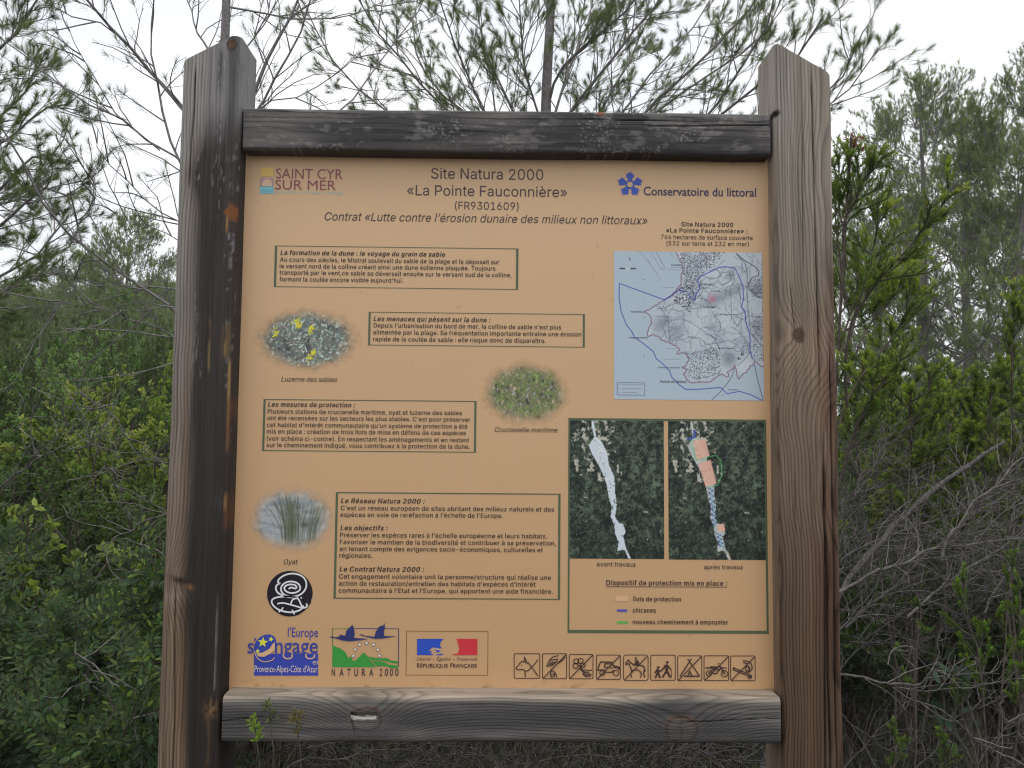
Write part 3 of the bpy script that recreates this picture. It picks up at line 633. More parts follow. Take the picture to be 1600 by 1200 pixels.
block([(576.3, 486.8), (914, 491.3), (913.5, 543), (575, 539.3)], [
    ('Les menaces qui pèsent sur la dune :', 583.8, 766.5, (501.8, 503), 1),
    ("Depuis l’urbanisation du bord de mer, la colline de sable n’est plus", 583.8, 877, (512, 514.5), 0),
    ('alimentée par la plage. Sa fréquentation importante entraîne une érosion', 583, 908.3, (522.5, 525.5), 0),
    ('rapide de la coulée de sable : elle risque donc de disparaître.', 583, 853, (533, 535.8), 0)], 3.2, 1.0)
block([(412, 623.3), (744.8, 626.7), (743.5, 707.5), (409.7, 704)], [
    ('Les mesures de protection :', 418.6, 555, (635.3, 636.4), 1),
    ('Plusieurs stations de crucianelle maritime, oyat et luzerne des sables', 418.3, 722, (646.3, 648.5), 0),
    ("ont été recensées sur les secteurs les plus stables. C'est pour préserver", 417.8, 734.9, (656.3, 659), 0),
    ("cet habitat d'intérêt communautaire qu’un système de protection a été", 417.3, 730.4, (666.8, 670), 0),
    ('mis en place : création de trois îlots de mise en défens de ces espèces', 417, 728, (677.3, 680), 0),
    ('(voir schéma ci-contre). En respectant les aménagements et en restant', 416.7, 733, (688.3, 691), 0),
    ('sur le cheminement indiqué, vous contribuez à la protection de la dune.', 416.5, 734.3, (698.3, 701.5), 0)], 3.2, 1.2)
block([(525.3, 768.6), (876.3, 771.5), (874.6, 937.3), (520.7, 935)], [
    ('Le Réseau Natura 2000 :', 532.7, 663.7, 786.3, 1),
    ("C’est un réseau européen de sites abritant des milieux naturels et des", 532.4, 865.9, (797.2, 799.2), 0),
    ("espèces en voie de raréfaction à l’échelle de l’Europe.", 531.8, 786, (807.6, 809), 0),
    ('Les objectifs :', 532, 606, 828.4, 1),
    ("Préserver les espèces rares à l’échelle européenne et leurs habitats.", 531.4, 855, (839.4, 841), 0),
    ('Favoriser le maintien de la biodiversité et contribuer à sa préservation,', 531, 868.5, (849.8, 852.4), 0),
    ('en tenant compte des exigences socio-économiques, culturelles et', 530.8, 848, (860.6, 862.8), 0),
    ('régionales.', 530.5, 582, 871.3, 0),
    ('Le Contrat Natura 2000 :', 530.5, 662.7, 893, 1),
    ('Cet engagement volontaire unit la personne/structure qui réalise une', 529.8, 861, (904.1, 905.7), 0),
    ("action de restauration/entretien des habitats d’espèces d’intérêt", 529.5, 836.6, (914.8, 916.5), 0),
    ("communautaire à l’Etat et l’Europe, qui apportent une aide financière.", 529.2, 864.2, (925.9, 927.5), 0)], 3.4, 1.6)
# captions
for body, x0, x1, yb, cap in (('Luzerne des sables', 439.6, 527, (596, 597), 7.6), ('Crucianelle maritime', 773, 871, 675.4, 7.6), ('Oyat', 443.4, 465.5, 881.6, 7.6)):
    p = Print(); p.text(body, x0, x1, yb, cap, DARK, 0, .004, True); p.done('caption')
p = Print()
p.text('Site Natura 2000', 1064.6, 1145.8, 354.2, 7.0, DARK, 0, .022)
p.text('«La Pointe Fauconnière» :', 1040.7, 1167.8, 363.9, 7.0, DARK, 0, .022)
p.text('764 hectares de surface couverte', 1032.5, 1176, 374.3, 7.0, DARK, 0, .004)
p.text('(532 sur terre et 232 en mer)', 1041.3, 1170, 384.1, 7.0, DARK, 0, .004)
p.done('caption')
# legend frame under the aerial pictures
p = Print()
p.rect([(888, 653), (1197, 655.8), (1201, 991), (887, 988)], 2.6, 3.6, GREEN, 0, 3.2, 4.6)
p.text('avant travaux', 932.4, 993.9, 885, 7.0, DARK, 1, .004)
p.text('après travaux', 1100, 1161.6, 889.3, 7.0, DARK, 1, .004)
p.text('Dispositif de protection mis en place :', 947.4, 1135.8, (914.3, 914.9), 7.6, DARK, 1, .024)
p.stroke([(947, 916.6), (1136, 917.2)], .9, DARK, 1)
p.rect([(961, 929.5), (981.5, 929.5), (981.5, 939.5), (961, 939.5)], .6, .6, ink(184, 138, 116), 1)
p.poly([(962, 930), (981, 930), (981, 939), (962, 939)], ink(184, 146, 114), 0)
p.text('îlots de protection', 988.5, 1064, 939.4, 7.0, DARK, 1, .02)
p.stroke([(964, 953.8), (980, 953.8)], 3.4, ink(72, 66, 148), 1)
p.text('chicanes', 988.5, 1024.5, 957, 7.0, DARK, 1, .02)
p.stroke([(964, 972.2), (981, 972.2)], 3.6, ink(76, 150, 66), 1)
p.text('nouveau cheminement à emprunter', 988.5, 1137.5, 975.4, 7.0, DARK, 1, .02)
p.done('legend_box')

# emblems
def Z(ox, oy, sc):
    return lambda x, y: (ox+x/sc, oy+y/sc)
z1 = Z(380, 240, 3.81)
p = Print(); q = lambda *a: [z1(*v) for v in a]
rngl = random.Random(3)
p.poly(q((106, 86), (178, 84), (181, 132), (150, 138), (128, 132), (106, 136)), ink(206, 158, 86))
p.poly(q((102, 147), (180, 147), (181, 194), (102, 194)), ink(158, 122, 130))
p.poly(q((112, 194), (116, 172), (128, 158), (144, 153), (160, 157), (170, 172), (174, 194)), ink(196, 160, 132), 1)
p.poly(q((100, 196), (182, 196), (182, 238), (100, 240)), ink(106, 160, 166))
p.stroke(q((104, 210), (125, 204), (145, 211), (178, 206)), .8, ink(120, 178, 186), 1)
p.stroke(q((104, 224), (125, 219), (145, 226), (178, 220)), .8, ink(76, 142, 164), 1)
p.text('SAINT CYR', 431.2, 535.4, (279.3, 280), 15.6, ink(122, 66, 72), 0, 0, False, 'hum')
p.text('SUR MER', 429.9, 524.9, (296.3, 297.2), 15.0, ink(122, 66, 72), 0, 0, False, 'hum')
p.text('PORTE DU LITTORAL VAROIS', 430.5, 535, (303.4, 303.8), 4.4, ink(140, 166, 160), 0, .0, False, 'hum')
p.done('town_emblem')
p = Print(); BL = ink(54, 74, 148); z2 = Z(780, 240, 3.636)
cx, cy = 743, 175
for k in range(5):
    an = math.radians(72*k)
    pet = [(0, -20), (-9, -26), (-17, -34), (-16, -40), (-26, -44), (-19, -50), (-26, -60), (-13, -58), (-11, -68), (-4, -64), (0, -80), (4, -64), (11, -68), (13, -58), (26, -60), (19, -50), (26, -44), (16, -40), (17, -34), (9, -26)]
    p.poly([z2(cx+x*math.cos(an)-y*math.sin(an), cy+x*math.sin(an)+y*math.cos(an)) for x, y in pet], BL)
t = np.linspace(0, 2*math.pi, 20, endpoint=False)
p.poly([z2(cx+26*math.cos(a), cy+26*math.sin(a)) for a in t], BL, 1, holes=[[z2(cx+17*math.cos(a), cy+17*math.sin(a)) for a in t]])
p.text('Conservatoire du littoral', 1005.5, 1181.5, (305.6, 306.8), 13.2, ink(56, 50, 74), 0, .012, False, 'hum')
p.done('coast_emblem')
z6 = Z(370, 870, 3.721); q = lambda *a: [z6(*v) for v in a]
# black round sticker with a white scrawl
p = Print(); p.l = 0
pts = []
for k in range(80):
    a = 2*math.pi*k/80; r = 133*(1-(.035*rngl.random() if (.15 < a < 1.1) else .008*rngl.random()))
    pts.append(z6(309+r*math.cos(a), 214+r*math.sin(a)))
p.poly(pts, ink(24, 18, 28), 0)
WH = ink(198, 204, 214)
p.stroke(q((302, 186), (318, 178), (340, 184), (348, 176), (338, 164), (312, 160), (286, 168), (277, 184), (288, 200), (316, 210), (346, 206), (366, 192), (368, 172), (352, 152), (318, 143), (284, 150), (262, 170), (258, 192), (272, 216), (306, 230), (348, 228), (384, 208), (404, 174), (400, 136), (372, 108), (326, 97), (280, 106), (248, 128), (240, 148), (250, 154), (232, 166), (228, 188), (244, 212), (286, 230), (330, 236), (356, 240)), 2.5, WH, 1, smooth=5)
p.stroke(q((352, 236), (300, 230), (240, 234), (210, 246), (204, 266), (222, 292), (258, 312), (310, 322), (356, 314), (384, 296), (386, 282)), 2.5, WH, 1, smooth=5)
p.stroke(q((354, 238), (368, 262), (384, 300)), 2.3, WH, 2, smooth=4)
p.stroke(q((352, 240), (326, 248), (314, 276)), 2.2, WH, 2, smooth=4)
p.stroke(q((236, 272), (272, 268), (330, 282), (384, 296), (408, 288), (406, 270)), 2.3, WH, 3, smooth=5)
p.stroke(q((270, 292), (262, 308), (244, 320)), 2.1, WH, 3); p.stroke(q((322, 308), (330, 320), (336, 334)), 2.1, WH, 3)
p.disc(z6(376, 238), 1.3, WH, 3)
o = p.done('round_sticker'); o['label'] = 'black round sticker with a white looping scrawl'
# regional emblem
p = Print(); NB = ink(46, 58, 140)
p.text("l'Europe", 449.8, 497, (994.6, 995.2), 13.2, ink(52, 58, 128), 0, .004, False, 'hum')
p.poly(q((100, 562), (473, 562), (473, 690), (100, 690)), NB, 0)
p.text("s", 386.8, 396.6, 1020.4, 21.5, ink(52, 58, 128), 1, .012, False, 'hum')
p.stroke(q((104, 470), (110, 478), (104, 490)), 1.6, ink(52, 58, 128), 1)
p.text("ngage", 429.6, 496.6, 1020.4, 22.5, ink(52, 58, 128), 1, .008, False, 'hum')
p.text("g", 441.6, 457, 1020.4, 22.5, ink(176, 142, 110), 2, .004, False, 'hum') if False else None
for gx in (300, 430):
    p.stroke(q((gx-26, 563), (gx-28, 578), (gx-14, 590), (gx+8, 590), (gx+22, 580), (gx+22, 566)), 1.9, ink(184, 150, 118), 2, smooth=4)
el = [(165+62*math.cos(a)*1.0+18*math.sin(a), 512-62*math.sin(a)) for a in np.linspace(-.1, 2*math.pi-.1, 30)]
p.poly([z6(*v) for v in el], NB, 2)
p.poly(q((112, 560), (150, 556), (190, 534), (214, 500), (222, 498), (222, 540), (196, 562), (160, 580), (126, 578)), ink(184, 150, 112), 3)
p.stroke(q((112, 520), (110, 560), (128, 590), (160, 604), (196, 598), (218, 580)), 3.0, NB, 4, smooth=5)
p.stroke(q((105, 545), (116, 580), (140, 602), (168, 609), (205, 600), (222, 584)), 1.2, ink(184, 150, 112), 5, smooth=5)
YE = ink(216, 206, 60)
p.star(z6(153, 496), 8.6, YE, 4, .1); p.star(z6(200, 478), 4.4, YE, 4, .3); p.star(z6(122, 547), 4.2, YE, 4, -.1)
p.text("en", 488.8, 497, 1038, 7.6, ink(176, 160, 150), 3, .0, False, 'hum')
p.text("Provence-Alpes-Côte d'Azur", 397.9, 496.3, 1050.0, 9.6, ink(182, 166, 158), 3, .0, False, 'hum')
p.done('region_emblem')
# swans emblem
p = Print(); NV = ink(40, 44, 92); GR = ink(48, 124, 54)
p.stroke(q((556, 416), (690, 416)), .8, ink(96, 120, 60)); p.stroke(q((690, 416), (943, 418)), .9, NV)
p.stroke(q((557, 416), (557, 520)), 1.0, ink(70, 100, 60)); p.stroke(q((941, 418), (939, 640)), 1.1, NV)
p.poly(q((557, 515), (580, 524), (604, 532), (630, 552), (650, 590), (662, 574), (676, 606), (690, 602), (738, 555), (752, 568), (808, 640), (555, 640)), GR, 1)
p.poly(q((764, 578), (800, 586), (840, 590), (868, 586), (898, 602), (936, 606), (937, 620), (904, 616), (862, 605), (830, 602), (785, 602)), GR, 1)
p.poly(q((788, 606), (826, 606), (858, 612), (884, 626), (938, 632), (937, 646), (905, 648), (872, 636), (812, 636)), GR, 1)
p.poly(q((539, 466), (552, 461), (575, 467), (622, 456), (640, 464), (700, 472), (766, 476), (722, 485), (690, 487), (660, 491), (618, 486), (572, 473)), NV, 2)
p.poly(q((630, 464), (638, 428), (652, 414), (674, 394), (680, 410), (684, 426), (686, 452), (676, 480)), NV, 3)
p.poly(q((597, 450), (612, 455), (628, 456), (618, 466), (600, 464)), NV, 3)
p.poly(q((711, 453), (724, 449), (744, 457), (790, 463), (850, 460), (929, 461), (880, 470), (838, 475), (800, 475), (750, 464)), NV, 2)
p.poly(q((802, 466), (808, 436), (822, 414), (834, 402), (842, 398), (848, 404), (860, 384), (861, 410), (856, 428), (857, 468)), NV, 3)
for sx, sy in ((678, 575), (690, 538), (715, 509), (756, 501), (795, 510), (821, 539), (831, 575)):
    p.star(z6(sx, sy), 4.2, ink(96, 78, 66), 2); p.star(z6(sx, sy), 2.9, ink(206, 198, 188), 3)
for ch, x0, x1 in zip('NATURA2000', (552, 597, 642, 683, 727, 770, 830, 861, 890, 921), (571, 621, 662, 704, 748, 793, 846, 879, 908, 940)):
    p.text(ch, *[z6(x, 0)[0] for x in (x0, x1)], z6(0, 692)[1], 10.4, ink(58, 46, 52), 1, .012, False, 'hum')
p.done('swan_emblem')
# republic emblem
p = Print(); zr = Z(630, 980, 11.43); q = lambda *a: [zr(*v) for v in a]
p.rect(q((55, 62), (1518, 70), (1515, 862), (50, 858)), .8, .8, ink(112, 72, 46))
p.poly(q((248, 206), (722, 206), (680, 250), (656, 292), (662, 340), (690, 372), (640, 378), (600, 366), (540, 358), (500, 372), (470, 408), (440, 432), (500, 420), (512, 440), (480, 470), (540, 480), (520, 497), (248, 497)), ink(38, 66, 156))
p.poly(q((540, 398), (610, 404), (670, 418), (640, 440), (590, 452), (540, 466), (600, 440), (612, 424), (580, 414)), ink(38, 66, 156))
p.poly(q((560, 497), (620, 478), (730, 470), (690, 496)), ink(38, 66, 156))
p.stroke(q((505, 392), (560, 384), (660, 404)), .9, ink(176, 170, 176), 1)
p.poly(q((946, 206), (1324, 206), (1324, 497), (866, 497), (900, 478), (975, 470), (990, 430), (992, 404), (1010, 388), (990, 362), (994, 330), (978, 296), (968, 244)), ink(172, 44, 54))
p.text('Liberté', *[zr(x, 0)[0] for x in (238, 492)], zr(0, 594)[1], 4.9, ink(84, 68, 60), 0, 0, True, 'hum')
p.text('Égalité', *[zr(x, 0)[0] for x in (596, 848)], zr(0, 594)[1], 4.9, ink(84, 68, 60), 0, 0, True, 'hum')
p.text('Fraternité', *[zr(x, 0)[0] for x in (955, 1322)], zr(0, 596)[1], 4.9, ink(84, 68, 60), 0, 0, True, 'hum')
p.disc(zr(541, 575), .9, ink(84, 68, 60)); p.disc(zr(905, 575), .9, ink(84, 68, 60))
for ch, x0, x1, cap in (('R', 245, 300, 6.2), ('ÉPUBLIQUE', 304, 800, 5.2), ('F', 842, 886, 6.2), ('RANÇAISE', 892, 1318, 5.2)):
    p.text(ch, *[zr(x, 0)[0] for x in (x0, x1)], zr(0, 718)[1], cap, ink(74, 54, 50), 0, .02, False, 'hum')
p.done('republic_emblem')

# pictograms
z7 = Z(790, 980, 3.81); zA = Z(790, 1015, 7.619); zB = Z(1000, 1015, 8.0)
PK = ink(62, 44, 40)
def rrect(p, x0, y0, x1, y1, zz, w=1.2, r=14):
    pts = []
    for cx, cy, s in ((x1-r, y0+r, -90), (x1-r, y1-r, 0), (x0+r, y1-r, 90), (x0+r, y0+r, 180)):
        pts += [zz(cx+r*math.cos(math.radians(s+d)), cy+r*math.sin(math.radians(s+d))) for d in (0, 30, 60, 90)]
    p.stroke(pts, w, PK, 0, closed=True)
def picto(box, zz, strokes=(), fills=(), discs=(), slash=True, w=1.15):
    p = Print(); rrect(p, *box, zz)
    for k, s in enumerate(strokes):
        sm = 4 if s[0] == 'c' else 0
        p.stroke([zz(*v) for v in s[1]], 1.35*(s[2] if len(s) > 2 else w), PK, 1+k % 4, smooth=sm)
    for f in fills: p.poly([zz(*v) for v in f], PK, 5)
    for (x, y, r, fil) in discs:
        if fil: p.disc(zz(x, y), r, PK, 6)
        else:
            t = np.linspace(0, 2*math.pi, 18, endpoint=False); sc = 7.8
            p.stroke([zz(x+r*sc*math.cos(a), y+r*sc*math.sin(a)) for a in t], 1.4, PK, 6, closed=True)
    if slash:
        p.stroke([zz(box[0]+8, box[3]-8), zz(box[2]-8, box[1]+8)], 1.6, PK, 7)
    p.done('pictogram')
picto((102, 48, 406, 340), zA, [('c', [(384, 118), (350, 165), (308, 208), (270, 246), (236, 254), (205, 236), (170, 238), (138, 236), (124, 216), (150, 190), (172, 158), (196, 142), (222, 140)]),
      ('l', [(220, 140), (226, 92), (244, 124), (262, 168)]), ('l', [(240, 160), (228, 132)]), ('c', [(268, 150), (308, 204), (352, 262), (386, 316)]), ('l', [(230, 256), (236, 326)])], discs=[(192, 182, 1.0, 1)], slash=False)
picto((440, 48, 726, 345), zA, [('c', [(632, 70), (570, 84), (528, 116), (506, 160), (490, 194), (508, 196), (540, 142)]), ('l', [(540, 142), (522, 186), (538, 190), (562, 140)]), ('l', [(562, 142), (552, 180), (566, 180), (584, 138)]),
      ('l', [(530, 124), (616, 110), (610, 134), (584, 164)]), ('l', [(712, 88), (672, 130), (630, 160)]), ('l', [(548, 238), (534, 290), (546, 326), (580, 318), (582, 286), (540, 296)]), ('l', [(556, 246), (592, 276), (612, 330)])], discs=[(540, 218, .7, 1)])
picto((758, 56, 1040, 346), zA, [('c', [(940, 238), (990, 250), (1028, 240)]), ('c', [(910, 250), (940, 280), (920, 290), (946, 310), (968, 326)]), ('l', [(940, 262), (990, 276), (1004, 290)]), ('l', [(930, 278), (980, 296), (1028, 300)]), ('l', [(884, 214), (940, 272)], 2.4), ('l', [(940, 304), (1010, 320)])],
      discs=[(840, 136, 3.9, 0), (892, 130, 3.9, 0), (832, 190, 3.9, 0), (918, 184, 3.6, 0), (880, 190, 1.4, 1)])
picto((1082, 64, 1366, 354), zA, [('l', [(1098, 248), (1110, 190), (1130, 146), (1262, 148), (1280, 190), (1352, 208), (1356, 244)], 1.5), ('l', [(1098, 248), (1128, 240), (1170, 240), (1196, 268), (1262, 268), (1290, 240)], 1.3), ('l', [(1176, 210), (1182, 166), (1252, 166)], 1.3), ('l', [(1176, 210), (1250, 206), (1268, 230)]), ('l', [(1280, 206), (1350, 226)])],
      discs=[(1150, 274, 3.8, 0), (1314, 276, 4.2, 0)])
picto((702, 165, 848, 317), z7, [('l', [(714, 220), (722, 204), (732, 194), (736, 204), (748, 212), (764, 224), (800, 226), (822, 232), (828, 252), (820, 270), (828, 298)], 1.4), ('l', [(714, 220), (722, 222), (734, 214), (744, 240), (750, 256), (744, 280), (752, 298), (744, 290)], 1.2), ('l', [(750, 256), (784, 252), (800, 262), (808, 280), (802, 300)], 1.2), ('l', [(822, 234), (832, 262)], 1.2), ('l', [(764, 222), (780, 206), (792, 222)], 1.4)],
      [[(768, 194), (778, 190), (794, 204), (796, 222), (778, 220), (776, 206)]], [(774, 183, 1.7, 1)])
picto((134, 68, 440, 382), zB, [('l', [(270, 262), (244, 268), (216, 246), (184, 290)], 1.6), ('l', [(268, 262), (300, 222), (316, 190)], 1.7), ('l', [(350, 200), (388, 252)], 1.5), ('l', [(390, 250), (392, 350)], .6), ('l', [(330, 266), (280, 346)], 2.2), ('l', [(334, 262), (378, 346)], 2.4), ('l', [(222, 290), (188, 350)], 2.0), ('l', [(224, 286), (252, 352)], 2.0)],
      [[(314, 188), (338, 180), (352, 198), (346, 272), (318, 266)], [(206, 246), (222, 238), (240, 252), (238, 300), (206, 294)]], [(338, 156, 2.1, 1), (228, 218, 2.0, 1)], slash=False)
picto((470, 76, 772, 386), zB, [('l', [(596, 116), (744, 328)], 1.3), ('l', [(642, 112), (498, 334)], 1.3), ('l', [(552, 330), (744, 330)], 1.6), ('l', [(594, 330), (620, 268), (648, 328)], 1.4)])
picto((800, 76, 1108, 386), zB, [('l', [(818, 226), (880, 228), (962, 230)], 1.5), ('l', [(876, 214), (960, 218), (1000, 206), (1030, 256), (1052, 296)], 1.6), ('l', [(860, 296), (900, 250), (960, 240), (996, 262)], 1.4), ('l', [(1016, 224), (1084, 228)], 1.3), ('c', [(906, 270), (920, 298), (960, 296), (966, 262)], 1.4), ('l', [(984, 268), (1004, 232)], 1.3)],
      (), [(858, 294, 4.4, 0), (1054, 298, 5.0, 0), (858, 294, 1.3, 1), (1052, 296, 1.1, 1), (982, 172, 1.1, 1)])
picto((1132, 78, 1438, 388), zB, [('l', [(1158, 246), (1340, 322)], 1.3), ('l', [(1168, 224), (1362, 306)], 1.3), ('l', [(1158, 246), (1168, 224)], 1.3), ('c', [(1292, 132), (1300, 160), (1340, 180), (1320, 230), (1330, 270), (1360, 276), (1394, 250), (1398, 206), (1376, 160), (1330, 142), (1292, 132)], 1.2), ('c', [(1344, 270), (1362, 240), (1350, 206), (1372, 230), (1362, 272)], 1.0)],
      (), [(1370, 334, 3.5, 1)])
# ------------------------------------------------------------------ printed pictures: colour grids drawn by code
class Raster:
    def __init__(s, w, h, base):
        s.w, s.h = w, h; s.a = np.empty((h, w, 3)); s.a[:] = base
        s.X, s.Y = np.meshgrid(np.arange(w)+.5, np.arange(h)+.5)
    def blend(s, mask, col):
        col = np.asarray(col, float); s.a = s.a*(1-mask[..., None]) + col*mask[..., None]
    def inside(s, P):
        P = np.asarray(P, float); r = np.zeros((s.h, s.w), bool); n = len(P)
        for i in range(n):
            (x1, y1), (x2, y2) = P[i], P[(i+1) % n]
            if y1 == y2: continue
            c = ((y1 > s.Y) != (y2 > s.Y)) & (s.X < (x2-x1)*(s.Y-y1)/(y2-y1)+x1)
            r ^= c
        return r
    def line(s, P, w, col, amt=1.):
        m = np.zeros((s.h, s.w)); P = np.asarray(P, float)
        for (x1, y1), (x2, y2) in zip(P[:-1], P[1:]):
            a0, a1 = int(max(0, min(y1, y2)-w-2)), int(min(s.h, max(y1, y2)+w+3)); b0, b1 = int(max(0, min(x1, x2)-w-2)), int(min(s.w, max(x1, x2)+w+3))
            if a1 <= a0 or b1 <= b0: continue
            X, Y = s.X[a0:a1, b0:b1], s.Y[a0:a1, b0:b1]; dx, dy = x2-x1, y2-y1; L = dx*dx+dy*dy+1e-9
            t = np.clip(((X-x1)*dx+(Y-y1)*dy)/L, 0, 1); d = np.hypot(X-x1-t*dx, Y-y1-t*dy)
            m[a0:a1, b0:b1] = np.maximum(m[a0:a1, b0:b1], np.clip(w/2+.5-d, 0, 1)*min(1, w))
        s.blend(m*amt, col)
    def spot(s, x, y, rx, ry, col, rot=0., amt=1., soft=.35):
        R = max(rx, ry)+1; a0, a1 = int(max(0, y-R)), int(min(s.h, y+R+1)); b0, b1 = int(max(0, x-R)), int(min(s.w, x+R+1))
        if a1 <= a0 or b1 <= b0: return
        X, Y = s.X[a0:a1, b0:b1]-x, s.Y[a0:a1, b0:b1]-y; c, q = math.cos(rot), math.sin(rot)
        d = np.hypot((X*c+Y*q)/rx, (-X*q+Y*c)/ry); m = np.clip((1-d)/soft, 0, 1)*amt
        s.a[a0:a1, b0:b1] = s.a[a0:a1, b0:b1]*(1-m[..., None]) + np.asarray(col, float)*m[..., None]
    def place(s, name, q, alpha=None, mat=None, lift=.0004, over=None):
        """q: photo corners TL TR BR BL; stored as ink on a fine grid on the panel"""
        P = [pan(*c) for c in q]
        x0 = (P[0][0]+P[3][0])/2; x1 = (P[1][0]+P[2][0])/2; zt_ = (P[0][1]+P[1][1])/2; zb = (P[2][1]+P[3][1])/2
        gx = np.linspace(x0, x1, s.w); gz = np.linspace(zt_, zb, s.h); X, Zz = np.meshgrid(gx, gz)
        idx = np.arange(s.w*s.h).reshape(s.h, s.w)
        F = np.stack([idx[1:, :-1], idx[1:, 1:], idx[:-1, 1:], idx[:-1, :-1]], -1)
        col = np.clip(sl(np.clip(s.a, 0, 255))/IRR, .002, .85)
        al = np.ones((s.h, s.w)) if alpha is None else alpha
        if alpha is not None:
            k = np.maximum.reduce([al[1:, :-1], al[1:, 1:], al[:-1, 1:], al[:-1, :-1]]) > .01; F = F[k]
        F = F.reshape(-1, 4)
        C = np.concatenate([col, al[..., None]], -1).reshape(-1, 4)
        mb = MB(); mb.add(np.stack([X, np.full_like(X, YP-lift), Zz], -1), F, C)
        if over is not None:
            n0 = 0
            for v, f, c in zip(over.v, over.f, over.c): mb.add(v, f-n0, c[:, :4]); n0 += len(v)
        return mb.build(name, mat or M_INK, panel, origin=BO)

# ---- map
def make_map():
    N = 300; R = Raster(N, N, (148, 161, 171))
    S = lambda P: [((x-92)/1074*N, (y-62)/1066*N) for x, y in P]
    rg = np.random.default_rng(5)
    coast = [(540, 62), (560, 110), (582, 150), (590, 200), (578, 240), (580, 290), (560, 320), (540, 345), (500, 385), (455, 415), (400, 450), (340, 488), (318, 498), (345, 520), (362, 545), (358, 590), (330, 650), (338, 678), (372, 662), (410, 676), (440, 705), (480, 715), (510, 735), (540, 745), (565, 770), (545, 790), (560, 800), (585, 785), (610, 800), (628, 840), (605, 885), (580, 895), (622, 908), (590, 940), (612, 985), (640, 1005), (690, 1000), (740, 1000), (790, 992), (830, 960), (865, 938), (900, 962), (915, 955), (905, 920), (940, 905), (960, 878), (970, 930), (985, 975), (1010, 945), (1060, 905), (1100, 845), (1140, 880), (1166, 880), (1166, 62)]
    cc = []
    for (xa, ya), (xb, yb) in zip(coast[:-1], coast[1:]):
        nn = max(1, int(math.hypot(xb-xa, yb-ya)/9)) if xb < 1166 or ya > 100 else 1
        for j in range(nn): cc.append((xa+(xb-xa)*j/nn+(rg.normal(0, 3.2) if j else 0), ya+(yb-ya)*j/nn+(rg.normal(0, 3.2) if j else 0)))
    coast = cc+[(1166, 62)]
    land = R.inside(S(coast)).astype(float)
    n = fbm(R.X*.03, R.Y*.03, 3, 5); R.blend(land*.85, (158, 166, 172)); R.blend(land*sstep(.52, .7, n)*.45, (140, 148, 160)); R.blend(land*sstep(.45, .3, n)*.5, (172, 178, 183))
    for (x, y, rx, ry, rot, a) in ((830, 400, 175, 60, -.35, .6), (960, 330, 90, 45, -.4, .5), (915, 830, 75, 85, 0, .75), (430, 590, 70, 90, .5, .5), (540, 640, 60, 70, .2, .5), (800, 600, 60, 40, 0, .4), (930, 220, 40, 60, .5, .5), (1130, 330, 60, 60, 0, .55), (1130, 600, 60, 110, 0, .5), (470, 560, 60, 40, -.4, .4)):
        (cx, cy), = S([(x, y)]); R.spot(cx, cy, rx*N/1074, ry*N/1066, (92, 97, 108), rot, a, 1.)
    K = (46, 47, 60)
    def dots(poly, k, col=K, r=.8, amt=.85):
        P = S(poly); xs = [q[0] for q in P]; ys = [q[1] for q in P]; ins = R.inside(P)
        for _ in range(k):
            x, y = rg.uniform(min(xs), max(xs)), rg.uniform(min(ys), max(ys))
            if 0 <= int(y) < N and 0 <= int(x) < N and ins[int(y), int(x)]: R.spot(x, y, r*rg.uniform(.7, 1.5), r, col, rg.uniform(0, 3), amt)
    dots([(560, 62), (900, 62), (830, 160), (690, 240), (690, 380), (610, 300), (590, 180)], 1500, r=.9)
    dots([(560, 300), (640, 290), (690, 400), (640, 500), (520, 420)], 420, (44, 42, 60), 1.1)
    dots([(610, 790), (840, 740), (860, 940), (690, 985), (620, 960), (640, 860)], 800, r=.85)
    dots([(1000, 680), (1070, 700), (1080, 800), (1000, 780)], 90); dots([(1060, 280), (1163, 230), (1163, 400), (1080, 380)], 260, r=.8); dots([(1080, 560), (1163, 540), (1163, 850), (1090, 830)], 260)
    dots([(380, 440), (640, 420), (1060, 430), (1040, 800), (700, 700), (420, 620)], 260, (90, 92, 104), .8)
    # contour-like and road-like thin lines
    for k in range(150):
        x, y = rg.uniform(420, 1120), rg.uniform(100, 820); a = rg.uniform(0, 6.3); P = []
        for j in range(7):
            P.append((x, y)); a += rg.normal(0, .55); x += 26*math.cos(a); y += 26*math.sin(a)
        m0 = R.a.copy(); R.line(S(P), .8, K, rg.uniform(.35, .95)); R.a = np.where(land[..., None] > .5, R.a, m0)
    for P in ([(690, 240), (735, 235), (800, 260), (860, 240), (870, 210), (930, 205)], [(740, 320), (720, 370), (690, 400)], [(520, 560), (570, 545), (640, 570), (700, 610), (760, 650), (830, 690)], [(640, 690), (700, 680), (760, 730), (850, 715), (920, 700), (990, 740)],
              [(800, 500), (850, 560), (860, 620), (830, 660), (880, 700)], [(640, 700), (640, 760)], [(400, 480), (460, 470), (520, 440), (600, 440)], [(440, 590), (470, 690)], [(480, 560), (500, 700)], [(1040, 560), (1060, 640), (1120, 700), (1165, 740)], [(930, 600), (1000, 640), (1050, 720), (1060, 800), (1000, 860), (975, 880)]):
        R.line(S(P), .9, K, .8)
    R.line(S([(975, 70), (1035, 120), (1110, 165), (1138, 195), (1135, 230), (1090, 245), (1062, 290), (1066, 330), (1130, 385), (1166, 385)]), 1.5, (52, 50, 60)); R.line(S([(980, 80), (1040, 140), (1055, 220), (1050, 320), (1058, 480), (1075, 640), (1120, 700)]), 1.1, (62, 60, 72))
    cl = S(coast[:-1]); R.line(cl, 2.6, (150, 130, 146), .75); R.line(cl, 1.0, (74, 44, 66))
    BLU = (52, 60, 140)
